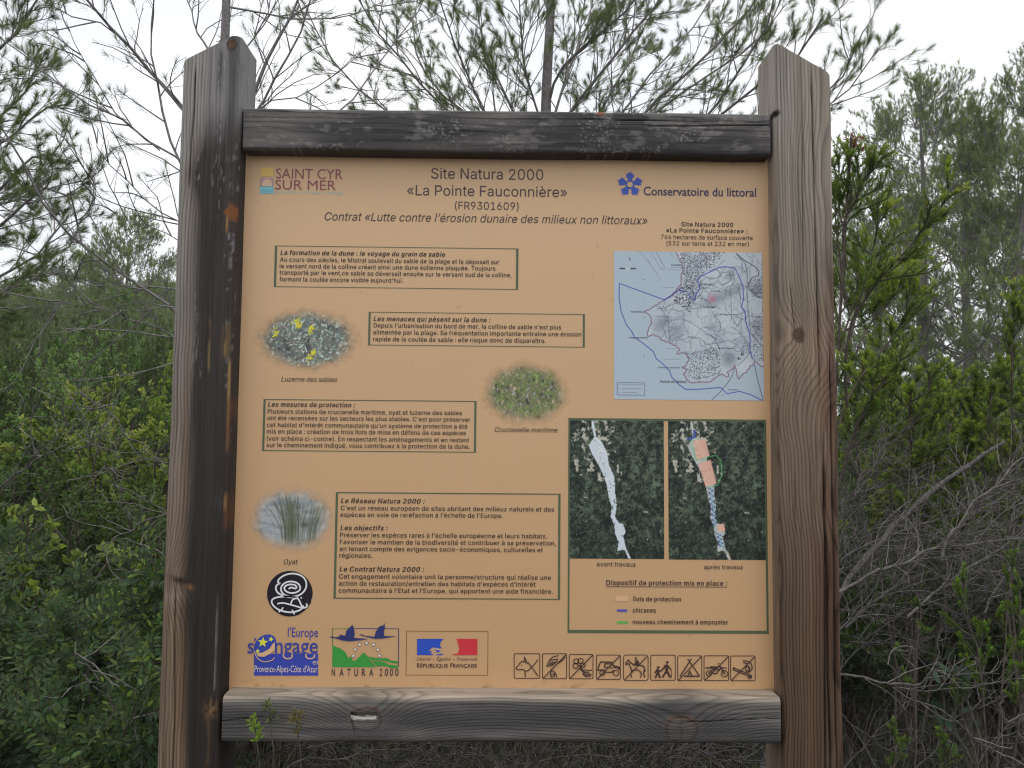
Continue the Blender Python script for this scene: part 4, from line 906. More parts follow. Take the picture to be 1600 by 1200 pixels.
    R.line(S([(455, 412), (131, 298), (130, 400), (145, 500), (180, 590), (225, 650), (240, 685), (300, 725), (375, 785), (395, 835), (440, 870), (490, 920), (505, 965), (560, 1020), (605, 1052), (700, 1050), (855, 1036), (900, 1080), (990, 1062), (1070, 1085), (1160, 1130)]), 1.7, BLU)
    R.line(S([(455, 412), (500, 385), (560, 340), (600, 350)]), 2.4, (58, 62, 130)); R.line(S([(630, 370), (645, 400), (675, 412), (680, 380), (712, 320), (695, 260), (720, 238), (780, 210), (850, 175), (900, 168), (965, 178), (1000, 250), (1022, 310), (1025, 400), (1010, 460), (1035, 490), (1038, 560), (1065, 640), (1070, 700), (1065, 760), (1085, 830)]), 1.8, BLU)
    R.line(S([(1098, 868), (1120, 980), (1160, 1130)]), 1.2, (50, 50, 96)); R.line(S([(955, 895), (935, 960), (900, 1010), (850, 1070), (790, 1125)]), 1.0, K)
    for P in ([(890, 170), (1020, 168), (1018, 182), (960, 190)], [(360, 66), (435, 195), (462, 184), (395, 62)], [(400, 70), (440, 150)]): R.line(S(P), .8, (88, 94, 110), .9)
    for P in ([(200, 690), (330, 682)], [(215, 500), (312, 494)], [(440, 325), (530, 322)], [(500, 178), (582, 175)], [(475, 195), (578, 196)], [(270, 62), (340, 130), (430, 270)], [(330, 130), (360, 160)], [(490, 66), (530, 110)], [(450, 840), (570, 836)], [(470, 760), (540, 762)]): R.line(S(P), 1.0, (82, 88, 104), .55)
    for P in ([(220, 140), (290, 240), (320, 420), (250, 520), (280, 640), (350, 720)], [(120, 710), (200, 790), (300, 830), (420, 940), (450, 990)], [(430, 180), (540, 310)]): R.line(S(P), .7, (118, 132, 150), .6)
    for x in (138, 212): R.line(S([(x, 190), (x+36, 190)]), 2.4, (26, 26, 34))
    R.line(S([(176, 190), (210, 190)]), 1.6, (186, 196, 204)); R.line(S([(205, 110), (212, 130)]), 1.6, (50, 50, 60))
    for (x, y) in ((310, 268), (312, 540), (310, 815), (425, 470), (385, 625), (870, 1095)): R.spot(*S([(x, y)])[0], 1.2, 1.2, K)
    R.line(S([(117, 1008), (312, 1008), (312, 1096), (117, 1096), (117, 1008)]), .9, (50, 54, 78))
    for y, x1 in ((1022, 300), (1050, 285), (1078, 258)): R.line(S([(155, y), (x1, y)]), 1.2, (90, 98, 118), .75); R.line(S([(128, y), (142, y)]), 1.2, (110, 118, 150), .6)
    c, = S([(798, 406)]); t = np.linspace(0, 6.283, 20); R.line([(c[0]+7.4*math.cos(a), c[1]+6.2*math.sin(a)) for a in t], 1.3, (176, 76, 104)); R.spot(*c, 3.2, 3.2, (168, 70, 96)); R.line(S([(770, 368), (830, 372)]), 1.4, (140, 84, 108), .7)
    for x, y in ((1012, 797), (988, 828)): R.spot(*S([(x, y)])[0], 3.4, 3.0, (34, 36, 46), 0, 1, .2); R.spot(*S([(x+2, y-2)])[0], 1.2, 1.4, (170, 176, 184))
    R.a += (rg.normal(0, 3.0, (N, N)))[..., None]
    p = Print(); zm = lambda x, y: (940+x/4.615, 380+y/4.615)
    for body, x0, x1, y, cap, it in (('Pointe du Défens', 420, 612, 1008, 3.9, 1), ('Pointe Grenier', 212, 314, 501, 2.4, 1), ('la Madrague', 712, 810, 303, 2.6, 1), ('le Défens', 838, 955, 763, 2.6, 1), ('le Liouquet', 735, 820, 464, 2.4, 1), ('Port d’Alon', 910, 985, 1061, 2.2, 1), ('la Coste', 788, 855, 350, 2.4, 1), ('Pointe des Trois Fours', 410, 565, 902, 2.4, 1), ('Pointe Fauconnière', 198, 332, 687, 2.4, 1), ('la Nartette', 850, 975, 520, 2.4, 1), ('les Lecques', 502, 572, 162, 2.8, 0), ('le Pradeau', 1080, 1160, 536, 2.4, 1)):
        p.text(body, *[zm(x, 0)[0] for x in (x0, x1)], zm(0, y)[1], cap, ink(40, 42, 56), 0, .025, bool(it))
    o = R.place('map_print', [(960, 393.4), (1191.6, 394), (1193, 626), (958.6, 623.8)], over=p.mb)
    o['label'] = 'grey blue coastal map with a blue boundary line'
make_map()

# ---- aerial pictures
def aerial(q, after):
    W_, H_ = 150, 216; R = Raster(W_, H_, (34, 42, 36)); rg = np.random.default_rng(21)
    ox = 66 if not after else 580; sx = W_/(492 if not after else 507); sy = H_/718
    S = lambda P: [((x-ox)*sx, (y-60)*sy) for x, y in P]
    f1 = fbm(R.X*.15, R.Y*.15, 51, 4); f2 = fbm(R.X*.42, R.Y*.42, 52, 3); f3 = fbm(R.X*.03, R.Y*.03, 53, 2)
    tn = np.clip((f1*.55+f2*.45-.36)*3.4, 0, 1)
    R.a = np.array((20., 27., 25.))+tn[..., None]*np.array((50., 56., 42.))*(.65+.7*f3)[..., None]
    for _ in range(420):
        x, y = rg.uniform(0, W_), rg.uniform(0, H_); r = rg.uniform(1.5, 3.6)
        R.spot(x+.5*r, y+.5*r, r, r, np.array((16, 22, 20)), 0, .7, .7); R.spot(x, y, r*.8, r*.75, np.array((66, 78, 60))*rg.uniform(.6, 1.15), 0, .7, .9)
    dx = 517 if after else 0
    spine = S([(190+dx, 150), (230+dx, 260), (280+dx, 390), (295+dx, 500), (320+dx, 620), (340+dx, 740)])
    xs = np.interp(R.Y, [a[1] for a in spine], [a[0] for a in spine]); d = np.abs(R.X-xs)
    low = fbm(R.X*.035+3, R.Y*.03, 37, 3)
    zone = np.clip(1.15*np.exp(-((R.X-xs-8)/24)**2)*sstep(175, 30, R.Y) + .8*np.exp(-((R.X-14)/13)**2-((R.Y-62)/40)**2) + .6*np.exp(-((R.X-xs+16)/11)**2)*sstep(150, 60, R.Y), 0, 1)
    fine = fbm(R.X*.17, R.Y*.14, 31, 4); sand = fine + .24*zone + .06*(low-.5) - .16
    R.blend(sstep(.60, .72, sand + .10*(fbm(R.X*.6, R.Y*.6, 39, 2)-.5))*.85, (180, 175, 163))
    for k in range(10):
        x, y = rg.uniform(0, W_), rg.uniform(0, H_); P = [(x, y)]
        for j in range(6): x += rg.normal(1.5, 2); y += rg.uniform(2, 6); P.append((x, y))
        R.line(P, .8, (140, 140, 126), .7)
    for _ in range(320):
        x, y = rg.uniform(0, W_), rg.uniform(0, H_); r = rg.uniform(1.4, 3.2)
        if sand[int(y), int(x)] > .52: R.spot(x, y, r*.8, r*.8, np.array((26, 34, 28)), 0, .9, .5)
    path = [(180, 60), (192, 66), (205, 150), (228, 165), (250, 205), (262, 230), (270, 290), (297, 350), (302, 400), (304, 450), (312, 500), (302, 560), (320, 590), (345, 600), (358, 640), (345, 660), (358, 720), (375, 755), (386, 778), (372, 776), (352, 730), (315, 735), (320, 690), (304, 650), (298, 600), (280, 560), (286, 510), (272, 470), (260, 400), (240, 340), (215, 290), (185, 240), (165, 190), (195, 150), (180, 95)]
    wob = fbm(R.X*.35, R.Y*.35, 41, 3)
    ins = R.inside([(a+dx*sx, b) for a, b in S(path)])
    R.blend(ins*(.9 if not after else .8), (190, 198, 212) if not after else (182, 186, 184))
    edge = ins & (wob > .74); R.blend(edge*.8, (40, 48, 42))
    if after:
        PK_ = (196, 150, 134)
        for P in ([(712, 165), (775, 155), (797, 240), (732, 264)], [(738, 282), (802, 263), (832, 385), (775, 402)], [(832, 598), (868, 590), (876, 628), (840, 636)]): R.blend(R.inside(S(P))*.95, PK_)
        for _ in range(26): R.spot(*S([(rg.uniform(715, 830), rg.uniform(170, 390))])[0], 1.3, 1.1, (150, 116, 104), 0, .7)
        R.blend(R.inside(S([(676, 152), (712, 140), (712, 108), (726, 106), (724, 150), (680, 164)]))*.9, (62, 76, 138))
        G_ = (82, 168, 98)
        R.line(S([(700, 160), (730, 268), (790, 247), (830, 238), (856, 265), (862, 340), (836, 392), (790, 405)]), 1.1, G_, .9)
        def zig(x0, y0, x1, y1, n, w):
            P = []
            for k in range(n):
                t = k/(n-1); P.append((x0+(x1-x0)*t+(w if k % 2 else -w), y0+(y1-y0)*t))
            return P
        R.line(S(zig(800, 408, 822, 600, 15, 13)), 1.2, (58, 66, 140)); R.line(S(zig(804, 412, 826, 604, 15, -9)), 1.0, (120, 178, 170), .8)
        R.line(S(zig(838, 640, 856, 712, 8, 13)), 1.2, (58, 66, 140)); R.line(S(zig(842, 642, 860, 714, 8, -9)), 1.0, (120, 178, 170), .8)
        R.line(S([(885, 735), (905, 783)]), 1.6, (176, 150, 120))
    R.a += rg.normal(0, 4, (H_, W_))[..., None]
    o = R.place('aerial_photo', q)
    o['label'] = 'printed aerial photo of the dune with pink islands drawn on it' if after else 'printed aerial photo of the bare white dune'
aerial([(889.8, 657), (1037, 657.6), (1038, 873.5), (890.2, 872.6)], False)
aerial([(1044, 658), (1194.6, 658.8), (1196.6, 875.4), (1044.6, 873.8)], True)

# ---- soft-edged plant pictures
def oval(c, rx, ry, seed, kind, label):
    W_, H_ = int(rx*2.2), int(ry*2.2); rg = np.random.default_rng(seed)
    base = {'alfalfa': (92, 98, 92), 'crucianella': (100, 104, 74), 'marram': (128, 134, 138)}[kind]
    R = Raster(W_, H_, base)
    if kind == 'alfalfa':
        for _ in range(60): R.spot(rg.uniform(0, W_), rg.uniform(0, H_), rg.uniform(3, 9), rg.uniform(3, 7), np.array((66, 62, 66))*rg.uniform(.7, 1.3), rg.uniform(0, 3), .8, .8)
        for _ in range(1500):
            x, y = rg.uniform(0, W_), rg.uniform(0, H_); k = rg.uniform(.35, 1.28); a = rg.uniform(0, 3.14); L = rg.uniform(2, 5)
            col = np.array((162, 182, 172) if rg.random() < .72 else (160, 148, 134))*k
            R.line([(x, y), (x+L*math.cos(a), y+L*math.sin(a))], rg.uniform(.8, 1.7), col, .9)
        for (u, v, r) in ((-.20, -.58, 7), (-.17, -.44, 5), (.08, -.32, 6.5), (-.60, -.2, 6), (.12, .40, 6.5), (.06, .58, 5)):
            for _ in range(16): R.spot(W_/2+u*rx+rg.normal(0, r*.4), H_/2+v*ry+rg.normal(0, r*.45), 2.2, 1.6, np.array((206, 196, 52))*rg.uniform(.8, 1.05), rg.uniform(0, 3), .95, .5)
    elif kind == 'crucianella':
        for _ in range(70): R.spot(rg.uniform(0, W_), rg.uniform(0, H_), rg.uniform(2, 7), rg.uniform(2, 5), np.array((56, 50, 50))*rg.uniform(.6, 1.5), rg.uniform(0, 3), .8, .7)
        for _ in range(1500):
            x, y = rg.uniform(0, W_), rg.uniform(0, H_); k = rg.uniform(.5, 1.2); a = rg.uniform(-2.4, -.6); L = rg.uniform(2, 6)
            col = np.array((114, 134, 74) if rg.random() < .66 else ((172, 148, 128) if rg.random() < .6 else (150, 146, 158)))*k
            R.line([(x, y), (x+L*math.cos(a), y+L*math.sin(a))], rg.uniform(.8, 1.6), col, .9)
    else:
        n = fbm(R.X*.05, R.Y*.16, seed, 4); R.blend(sstep(.4, .65, n)*.7, (156, 156, 158)); R.blend(sstep(.5, .3, n)*.5, (108, 116, 124))
        R.spot(W_*.52, H_*.62, 9, 14, (70, 66, 52), 0, .7, .9); R.spot(W_*.64, H_*.58, 9, 7, (66, 60, 54), 0, .8, .9)
        for _ in range(150):
            x = W_*(.5+rg.normal(0, .06)) if rg.random() < .7 else W_*(.72+rg.normal(0, .035)); y = H_*rg.uniform(.74, .88)
            lean = (x-W_*.55)*.8+rg.normal(0, 6); L = H_*rg.uniform(.45, .75); k = rg.uniform(.5, 1.15)
            P = [(x+lean*t*t, y-L*t) for t in (0, .35, .7, 1)]
            R.line(P, rg.uniform(.4, .8), np.array((86, 92, 66))*k, .85)
        for _ in range(14): R.spot(rg.uniform(.08, .35)*W_, rg.uniform(.35, .75)*H_, 1.1, .8, (84, 82, 84), 0, .7)
        R.blend(sstep(.72, .95, R.Y/H_)*.5, (140, 128, 92))
    d = np.hypot((R.X-W_/2)/(W_/2), (R.Y-H_/2)/(H_/2))
    R.blend(sstep(.55, .92, d+.25*(fbm(R.X*.12, R.Y*.12, seed+8, 3)-.5))*.9, (186, 160, 128) if kind != 'marram' else (182, 164, 142))
    al = sstep(1.0, .60, d + .22*(fbm(R.X*.09, R.Y*.09, seed+3, 3)-.5))
    q = [(c[0]-rx*1.1, c[1]-ry*1.1), (c[0]+rx*1.1, c[1]-ry*1.1), (c[0]+rx*1.1, c[1]+ry*1.1), (c[0]-rx*1.1, c[1]+ry*1.1)]
    o = R.place('plant_photo', q, al*.97, M_FADE); o['label'] = label
oval((480, 531), 80, 49, 4, 'alfalfa', 'oval printed photo of a grey-green plant with yellow flowers')
oval((821, 614), 69, 49, 6, 'crucianella', 'oval printed photo of a low green and brown plant')
oval((456, 811), 66, 50, 9, 'marram', 'oval printed photo of a grass tuft on pale sand')
# ------------------------------------------------------------------ plants: growth helpers
UP = np.array([0, 0, 1.0])
def nrm(v): return v/np.maximum(np.linalg.norm(v, axis=-1, keepdims=True), 1e-9)
def cat3(P, n):
    P = np.asarray(P, float); Q = np.vstack([2*P[:1]-P[1:2], P, 2*P[-1:]-P[-2:-1]]); out = []
    for i in range(1, len(Q)-2):
        t = np.linspace(0, 1, n, endpoint=False)[:, None]; p0, p1, p2, p3 = Q[i-1], Q[i], Q[i+1], Q[i+2]
        out.append(.5*((2*p1)+(-p0+p2)*t+(2*p0-5*p1+4*p2-p3)*t*t+(-p0+3*p1-3*p2+p3)*t**3))
    return np.vstack(out+[P[-1:]])
def resample(P, n):
    d = np.concatenate([[0], np.cumsum(np.linalg.norm(np.diff(P, axis=0), axis=1))]); t = np.linspace(0, d[-1], n)
    return np.stack([np.interp(t, d, P[:, k]) for k in range(3)], 1)
def tubes(mb, P, R, sides=4, col=(.5, .5, .5), mi=0):
    """P (K,n,3) paths, R (K,n) radii"""
    P = np.asarray(P, float); K, n, _ = P.shape; R = np.broadcast_to(np.asarray(R, float), (K, n))
    T = np.empty_like(P); T[:, 1:-1] = P[:, 2:]-P[:, :-2]; T[:, 0] = P[:, 1]-P[:, 0]; T[:, -1] = P[:, -1]-P[:, -2]; T = nrm(T)
    ref = np.where(np.abs(T[:, :1, 2:]) > .8, np.array([1., 0, 0]), UP); ref = np.broadcast_to(ref, P.shape)
    A = nrm(np.cross(T, ref)); B = np.cross(T, A)
    a = np.linspace(0, 2*math.pi, sides, endpoint=False)
    V = P[:, :, None] + R[:, :, None, None]*(A[:, :, None]*np.cos(a)[:, None] + B[:, :, None]*np.sin(a)[:, None])
    idx = np.arange(K*n*sides).reshape(K, n, sides); nx = np.roll(idx, -1, 2)
    F = np.stack([idx[:, :-1], nx[:, :-1], nx[:, 1:], idx[:, 1:]], -1).reshape(-1, 4)
    c = np.asarray(col, float)
    if c.ndim == 2: c = np.repeat(c, n*sides, 0)
    mb.add(V.reshape(-1, 3), F, c, mi)
def sprout(Par, m, L, ang, up, npts=5, t0=.15, t1=1., rg=RNG, curl=.25, jit=.12, taper=.5):
    """m children on every parent path: returns (K*m,npts,3) and where along the parent each starts"""
    K, n, _ = Par.shape
    t = t0 + (t1-t0)*(np.arange(m)[None, :]+rg.random((K, m)))/m
    f = np.clip(t*(n-1), 0, n-1.001); i = f.astype(int); k = np.arange(K)[:, None]
    a, b = Par[k, i], Par[k, i+1]; p = a+(b-a)*(f-i)[..., None]; tg = nrm(b-a)
    rnd = rg.normal(size=p.shape); perp = nrm(rnd-tg*np.sum(rnd*tg, -1, keepdims=True))
    an = rg.uniform(*ang, size=t.shape)[..., None]
    d = nrm(tg*np.cos(an)+perp*np.sin(an)+UP*up)
    ln = rg.uniform(*L, size=t.shape)*(1-taper*(t-t0)/(max(t1-t0, 1e-6)))
    step = (ln/(npts-1))[..., None]; out = [p]; cur = p
    bend = rg.normal(size=p.shape)*curl
    for j in range(npts-1):
        d = nrm(d + (bend*.5+UP*up*.35)/(npts-1) + rg.normal(size=p.shape)*jit)
        cur = cur+d*step; out.append(cur)
    return np.stack(out, 2).reshape(K*m, npts, 3), t.ravel()
def taper(K, n, r0, r1):
    return np.broadcast_to(np.asarray(r0).reshape(-1, 1), (K, 1))*np.linspace(1, 0, n) + np.broadcast_to(np.asarray(r1).reshape(-1, 1), (K, 1))*np.linspace(0, 1, n)
def vary(base, K, rg, amt=.2, tip=None, t=None):
    c = np.asarray(base, float)[None, :]*np.exp(rg.normal(0, amt, (K, 1)))*(1+rg.normal(0, .06, (K, 3)))
    if tip is not None: c = c*(1-t[:, None]) + np.asarray(tip, float)*t[:, None]*np.exp(rg.normal(0, amt, (K, 1)))
    return np.clip(c, .005, .5)
def needles(mb, P, D, n, L, w, spread, back, col, rg=RNG):
    K = len(P); P = np.repeat(P, n, 0); D = np.repeat(D, n, 0); C = np.repeat(col, n, 0); N = K*n
    rnd = rg.normal(size=(N, 3)); perp = nrm(rnd-D*np.sum(rnd*D, 1, keepdims=True))
    s = rg.random((N, 1)); a = spread*(.25+.75*s)
    d = nrm(D*np.cos(a)+perp*np.sin(a)); o = P - D*back*s*rg.random((N, 1))
    ln = L*rg.uniform(.65, 1.1, (N, 1)); side = nrm(np.cross(d, rg.normal(size=(N, 3))))*w
    V = np.stack([o-side, o+side, o+d*ln], 1).reshape(-1, 3)
    C = C*np.exp(rg.normal(0, .13, (N, 1)))
    mb.add(V, np.arange(N*3).reshape(N, 3), np.repeat(C, 3, 0))
def bottlebrush(mb, Tw, per, L, w, col, tip, rg=RNG, ang=(.7, 1.15), tpow=1.3):
    """short needles all along each shoot, the youngest at its tip paler"""
    K, n, _ = Tw.shape
    t = rg.random((K, per))**.85; f = np.clip(t*(n-1), 0, n-1.001); i = f.astype(int); k = np.arange(K)[:, None]
    a, b = Tw[k, i], Tw[k, i+1]; p = (a+(b-a)*(f-i)[..., None]).reshape(-1, 3); tg = nrm(b-a).reshape(-1, 3); N = len(p)
    rnd = rg.normal(size=(N, 3)); perp = nrm(rnd-tg*np.sum(rnd*tg, 1, keepdims=True)); tt = t.reshape(-1)
    an = (rg.uniform(*ang, size=N)*(1-.45*tt**3))[:, None]; d = nrm(tg*np.cos(an)+perp*np.sin(an))
    side = nrm(np.cross(d, tg))*w; ln = L*rg.uniform(.7, 1.1, (N, 1))
    base = np.repeat(col, per, 0); tips = np.repeat(tip, per, 0); q = (tt**tpow)[:, None]; c = (base*(1-q)+tips*q)*np.exp(rg.normal(0, .14, (N, 1)))
    V = np.stack([p-side*.6, p+d*ln*.55-side, p+d*ln, p+d*ln*.55+side], 1).reshape(-1, 3)
    mb.add(V, np.arange(N*4).reshape(N, 4), np.repeat(np.clip(c, .004, .5), 4, 0))
def leaves(mb, P, D, L, w, col, rg=RNG, fold=.25, N_=None):
    N = len(P); L = np.broadcast_to(np.asarray(L, float).reshape(-1, 1), (N, 1))*rg.uniform(.7, 1.15, (N, 1))
    nn = nrm(np.cross(D, rg.normal(size=(N, 3))) if N_ is None else N_); s = nrm(np.cross(D, nn)); wv = L*w
    u = nn*L*fold*.3; tipd = -nn*L*.08
    V = np.stack([P, P+D*L*.28-s*wv*.85+u*.8, P+D*L*.68-s*wv*.8+u*.8, P+D*L+tipd, P+D*L*.68+s*wv*.8+u*.8, P+D*L*.28+s*wv*.85+u*.8], 1)
    idx = np.arange(N*6).reshape(N, 6)
    F = np.concatenate([idx[:, [0, 1, 2, 3]], idx[:, [0, 3, 4, 5]]])
    mb.add(V.reshape(-1, 3), F, np.repeat(np.clip(col, .004, .5), 6, 0))
def along(Tw, per, t0, t1, rg=RNG):
    K, n, _ = Tw.shape; t = t0+(t1-t0)*rg.random((K, per)); f = np.clip(t*(n-1), 0, n-1.001); i = f.astype(int); k = np.arange(K)[:, None]
    a, b = Tw[k, i], Tw[k, i+1]
    return (a+(b-a)*(f-i)[..., None]).reshape(-1, 3), nrm(b-a).reshape(-1, 3), t.ravel()

def px_path(pts, Y0, Y1=None, n=9):
    Y1 = Y0 if Y1 is None else Y1; m = len(pts)
    P = np.array([at(x, y, Y0+(Y1-Y0)*i/(m-1)) for i, (x, y) in enumerate(pts)])
    return resample(cat3(P, 6), n)
def px_r(w, Y): return .5*w*(Y+1.378)/FPX
def copy_thing(o, name, loc, rz, sc, label, group):
    c = o.copy(); COL.objects.link(c); c.location = [float(v) for v in loc]; c.rotation_euler = (0, 0, rz); c.scale = (sc[0], sc[0], sc[1]) if isinstance(sc, tuple) else (sc, sc, sc)
    c['label'] = label
    if group: c['group'] = group
    for ch in list(o.children):
        k = ch.copy(); COL.objects.link(k); k.parent = c
    return c

# ------------------------------------------------------------------ pines close behind the board
def near_pine(base, label, limbs, trunk, tufts, seed, sub=(9, (.35, .8)), twig=(4, (.10, .28)), tuftp=.8, needle=.062, droop=.12, dense=1, group=None):
    rg = np.random.default_rng(seed); root = empty('pine_tree', base, label, 'pine tree', group)
    tb = MB(); nb = MB(); tp, tr0, tr1 = trunk
    tubes(tb, tp[None], taper(1, tp.shape[0], tr0, tr1), 10, (.5, .5, .5))
    P = np.stack([l[0] for l in limbs]); K, n, _ = P.shape
    P = P + rg.normal(0, .008, P.shape)*np.linspace(0, 1, n)[None, :, None]
    r0 = np.array([l[1] for l in limbs]); tubes(tb, P, taper(K, n, r0*.82, r0*.32), 6, np.full((K, 3), .5)*rg.uniform(.8, 1.2, (K, 1)))
    S, t = sprout(P, sub[0], sub[1], (.35, .95), droop, 6, .12, 1., rg, .5, .10)
    tubes(tb, S, taper(len(S), 6, .0040, .0018), 4, np.full((len(S), 3), .5)*rg.uniform(.75, 1.2, (len(S), 1)))
    Tw, t2 = sprout(S, twig[0], twig[1], (.3, .8), droop+.05, 4, .25, 1., rg, .4, .12)
    tubes(tb, Tw, taper(len(Tw), 4, .0018, .0010), 3, np.full((len(Tw), 3), .5)*rg.uniform(.75, 1.2, (len(Tw), 1)))
    ends = np.concatenate([Tw[:, -1], S[:, -1], P[:, -1]]); dirs = nrm(np.concatenate([Tw[:, -1]-Tw[:, -2], S[:, -1]-S[:, -2], P[:, -1]-P[:, -2]]))
    keep = rg.random(len(ends)) < tuftp; ends, dirs = ends[keep], dirs[keep]
    dirs = nrm(dirs+UP*.4)
    col = vary((.145, .185, .085), len(ends), rg, .25)
    needles(nb, ends, dirs, int(tufts*1.45), needle*.86, .0008, 1.0, .075*dense+.015, col, rg)
    tb.build('trunk', M_BARK, root, smooth=True, origin=base); nb.build('crown', M_NEEDLE, root, origin=base)
    return root
def limb(pts, w, Y0, Y1=None): return (px_path(pts, Y0, Y1), px_r(w, Y0))
def gz(x, y): return float(ground_z(np.array([x]), np.array([y]))[0])
b1 = at(850, 600, 4.0); b1 = np.array([b1[0], 4.0, gz(b1[0], 4.0)])
tr1 = np.vstack([b1, at(846, 700, 4.0), at(850, 400, 4.0), at(853, 170, 4.0), at(858, 60, 4.0), at(866, -90, 4.0), at(872, -260, 4.0)])
near_pine(b1, 'tall pine straight behind the board with its trunk rising above the top rail', [
    limb([(856, 235), (894, 169), (960, 90), (1032, 0), (1080, -70)], 7, 4.0, 3.4), limb([(860, 300), (941, 169), (975, 110), (1000, 60), (1035, -20)], 7, 4.0, 4.5),
    limb([(862, 350), (1008, 175), (1069, 121), (1127, 64), (1180, 0), (1210, -50)], 8, 4.0, 3.6), limb([(865, 380), (1000, 260), (1140, 172), (1190, 130), (1250, 90), (1285, 30)], 8, 4.0, 3.3),
    limb([(870, 420), (1080, 270), (1200, 220), (1290, 150), (1335, 90), (1350, 50)], 6, 4.0, 3.2), limb([(860, 200), (885, 120), (905, 60), (915, -20)], 6, 4.0, 4.6),
    limb([(858, 160), (875, 110), (930, 60), (985, 10), (1010, -40)], 6, 4.0, 3.5), limb([(862, 330), (960, 230), (1060, 150), (1120, 110), (1190, 60), (1220, 0)], 7, 4.0, 4.6),
    limb([(862, 360), (1000, 280), (1090, 200), (1150, 120), (1200, 40), (1215, -30)], 7, 4.0, 3.0),
    limb([(866, 420), (1100, 300), (1230, 215), (1300, 160), (1345, 125), (1372, 85)], 5, 4.0, 3.0),
    limb([(860, 300), (930, 230), (1000, 140), (1040, 90), (1100, 20), (1120, -40)], 6, 4.0, 5.0),
    limb([(845, 330), (753, 170), (725, 103), (712, 72), (697, 31), (680, -30)], 6, 4.0, 3.5), limb([(845, 260), (800, 170), (770, 110), (755, 60), (740, -20)], 6, 4.0, 4.5),
    limb([(842, 300), (700, 175), (640, 110), (600, 60), (560, 0)], 6, 4.0, 3.6), limb([(845, 190), (820, 110), (815, 50), (812, -20)], 5, 4.0, 3.5),
    limb([(842, 360), (690, 240), (600, 170), (540, 120), (500, 60), (470, 0)], 6, 4.0, 4.8), limb([(845, 280), (760, 200), (680, 140), (650, 80), (640, 10)], 6, 4.0, 4.7)],
    (resample(cat3(tr1, 8), 40), .06, .022), 60, 101, (20, (.28, .72)), (6, (.07, .2)), .8)
b2 = at(352, 600, 3.0); b2 = np.array([b2[0], 3.0, gz(b2[0], 3.0)])
tr2 = np.vstack([b2, at(345, 700, 3.0), at(342, 400, 3.0), at(348, 200, 3.0), at(352, 50, 3.0), at(358, -120, 3.0)])
near_pine(b2, 'thin half-bare pine behind the left post with long drooping grey branches', [
    limb([(345, 240), (281, 162), (246, 125), (208, 79), (169, 40), (133, 0), (100, -30)], 9, 3.0, 2.6), limb([(345, 330), (277, 250), (262, 196), (246, 125), (238, 62), (244, -10)], 6, 3.0, 2.8),
    limb([(300, 190), (208, 79), (169, 42), (108, 25), (65, 0), (30, -20)], 4, 2.8, 2.5), limb([(345, 310), (271, 242), (225, 217), (187, 183), (112, 146), (62, 104), (0, 58)], 4.5, 3.0, 2.4),
    limb([(250, 235), (187, 183), (158, 137), (125, 83), (104, 33)], 3, 2.8, 2.5), limb([(345, 560), (267, 479), (217, 446), (167, 412), (125, 379), (87, 346), (58, 292), (25, 242), (0, 192)], 7, 3.0, 2.2),
    limb([(345, 460), (204, 444), (158, 448), (121, 442), (83, 412), (42, 379)], 3.5, 3.0, 2.4), limb([(190, 440), (115, 367), (137, 333), (154, 304), (142, 267), (117, 225)], 2.2, 2.6, 2.4),
    limb([(345, 380), (273, 342), (242, 325), (208, 292), (175, 262), (152, 225), (150, 200)], 3, 3.0, 2.5), limb([(345, 420), (260, 365), (220, 350), (180, 340), (150, 300), (140, 260)], 2.4, 3.0, 2.6),
    limb([(345, 500), (270, 480), (200, 490), (120, 470), (60, 480), (0, 470)], 3, 3.0, 2.3), limb([(345, 600), (262, 520), (200, 500), (140, 480), (90, 470)], 4, 3.0, 2.3),
    limb([(348, 230), (395, 150), (409, 109), (440, 60), (466, 0), (475, -40)], 9, 3.0, 3.1), limb([(346, 260), (406, 162), (450, 90), (484, 6), (495, -30)], 6, 3.0, 2.7),
    limb([(352, 10), (400, 18), (480, 30), (560, 20), (600, 0)], 4, 3.0, 3.4), limb([(346, 330), (430, 250), (541, 166), (587, 103), (650, 19), (670, -20)], 5, 3.0, 3.6),
    limb([(348, 240), (406, 165), (460, 150), (520, 120), (580, 70)], 3.5, 3.0, 3.4), limb([(350, 120), (395, 60), (420, 10), (430, -40)], 4, 3.0, 3.4), limb([(350, 120), (320, 70), (300, 30), (290, -20)], 5, 3.0, 3.3)],
    (resample(cat3(tr2, 8), 40), .042, .02), 30, 102, (7, (.22, .62)), (3, (.06, .22)), .30, .062, .03)
b3 = np.array([-3.3, 2.9, gz(-3.3, 2.9)])
tr3 = np.vstack([b3, b3+(0, 0, 1.5), b3+(.05, 0, 3.2), b3+(.1, .1, 5.2)])
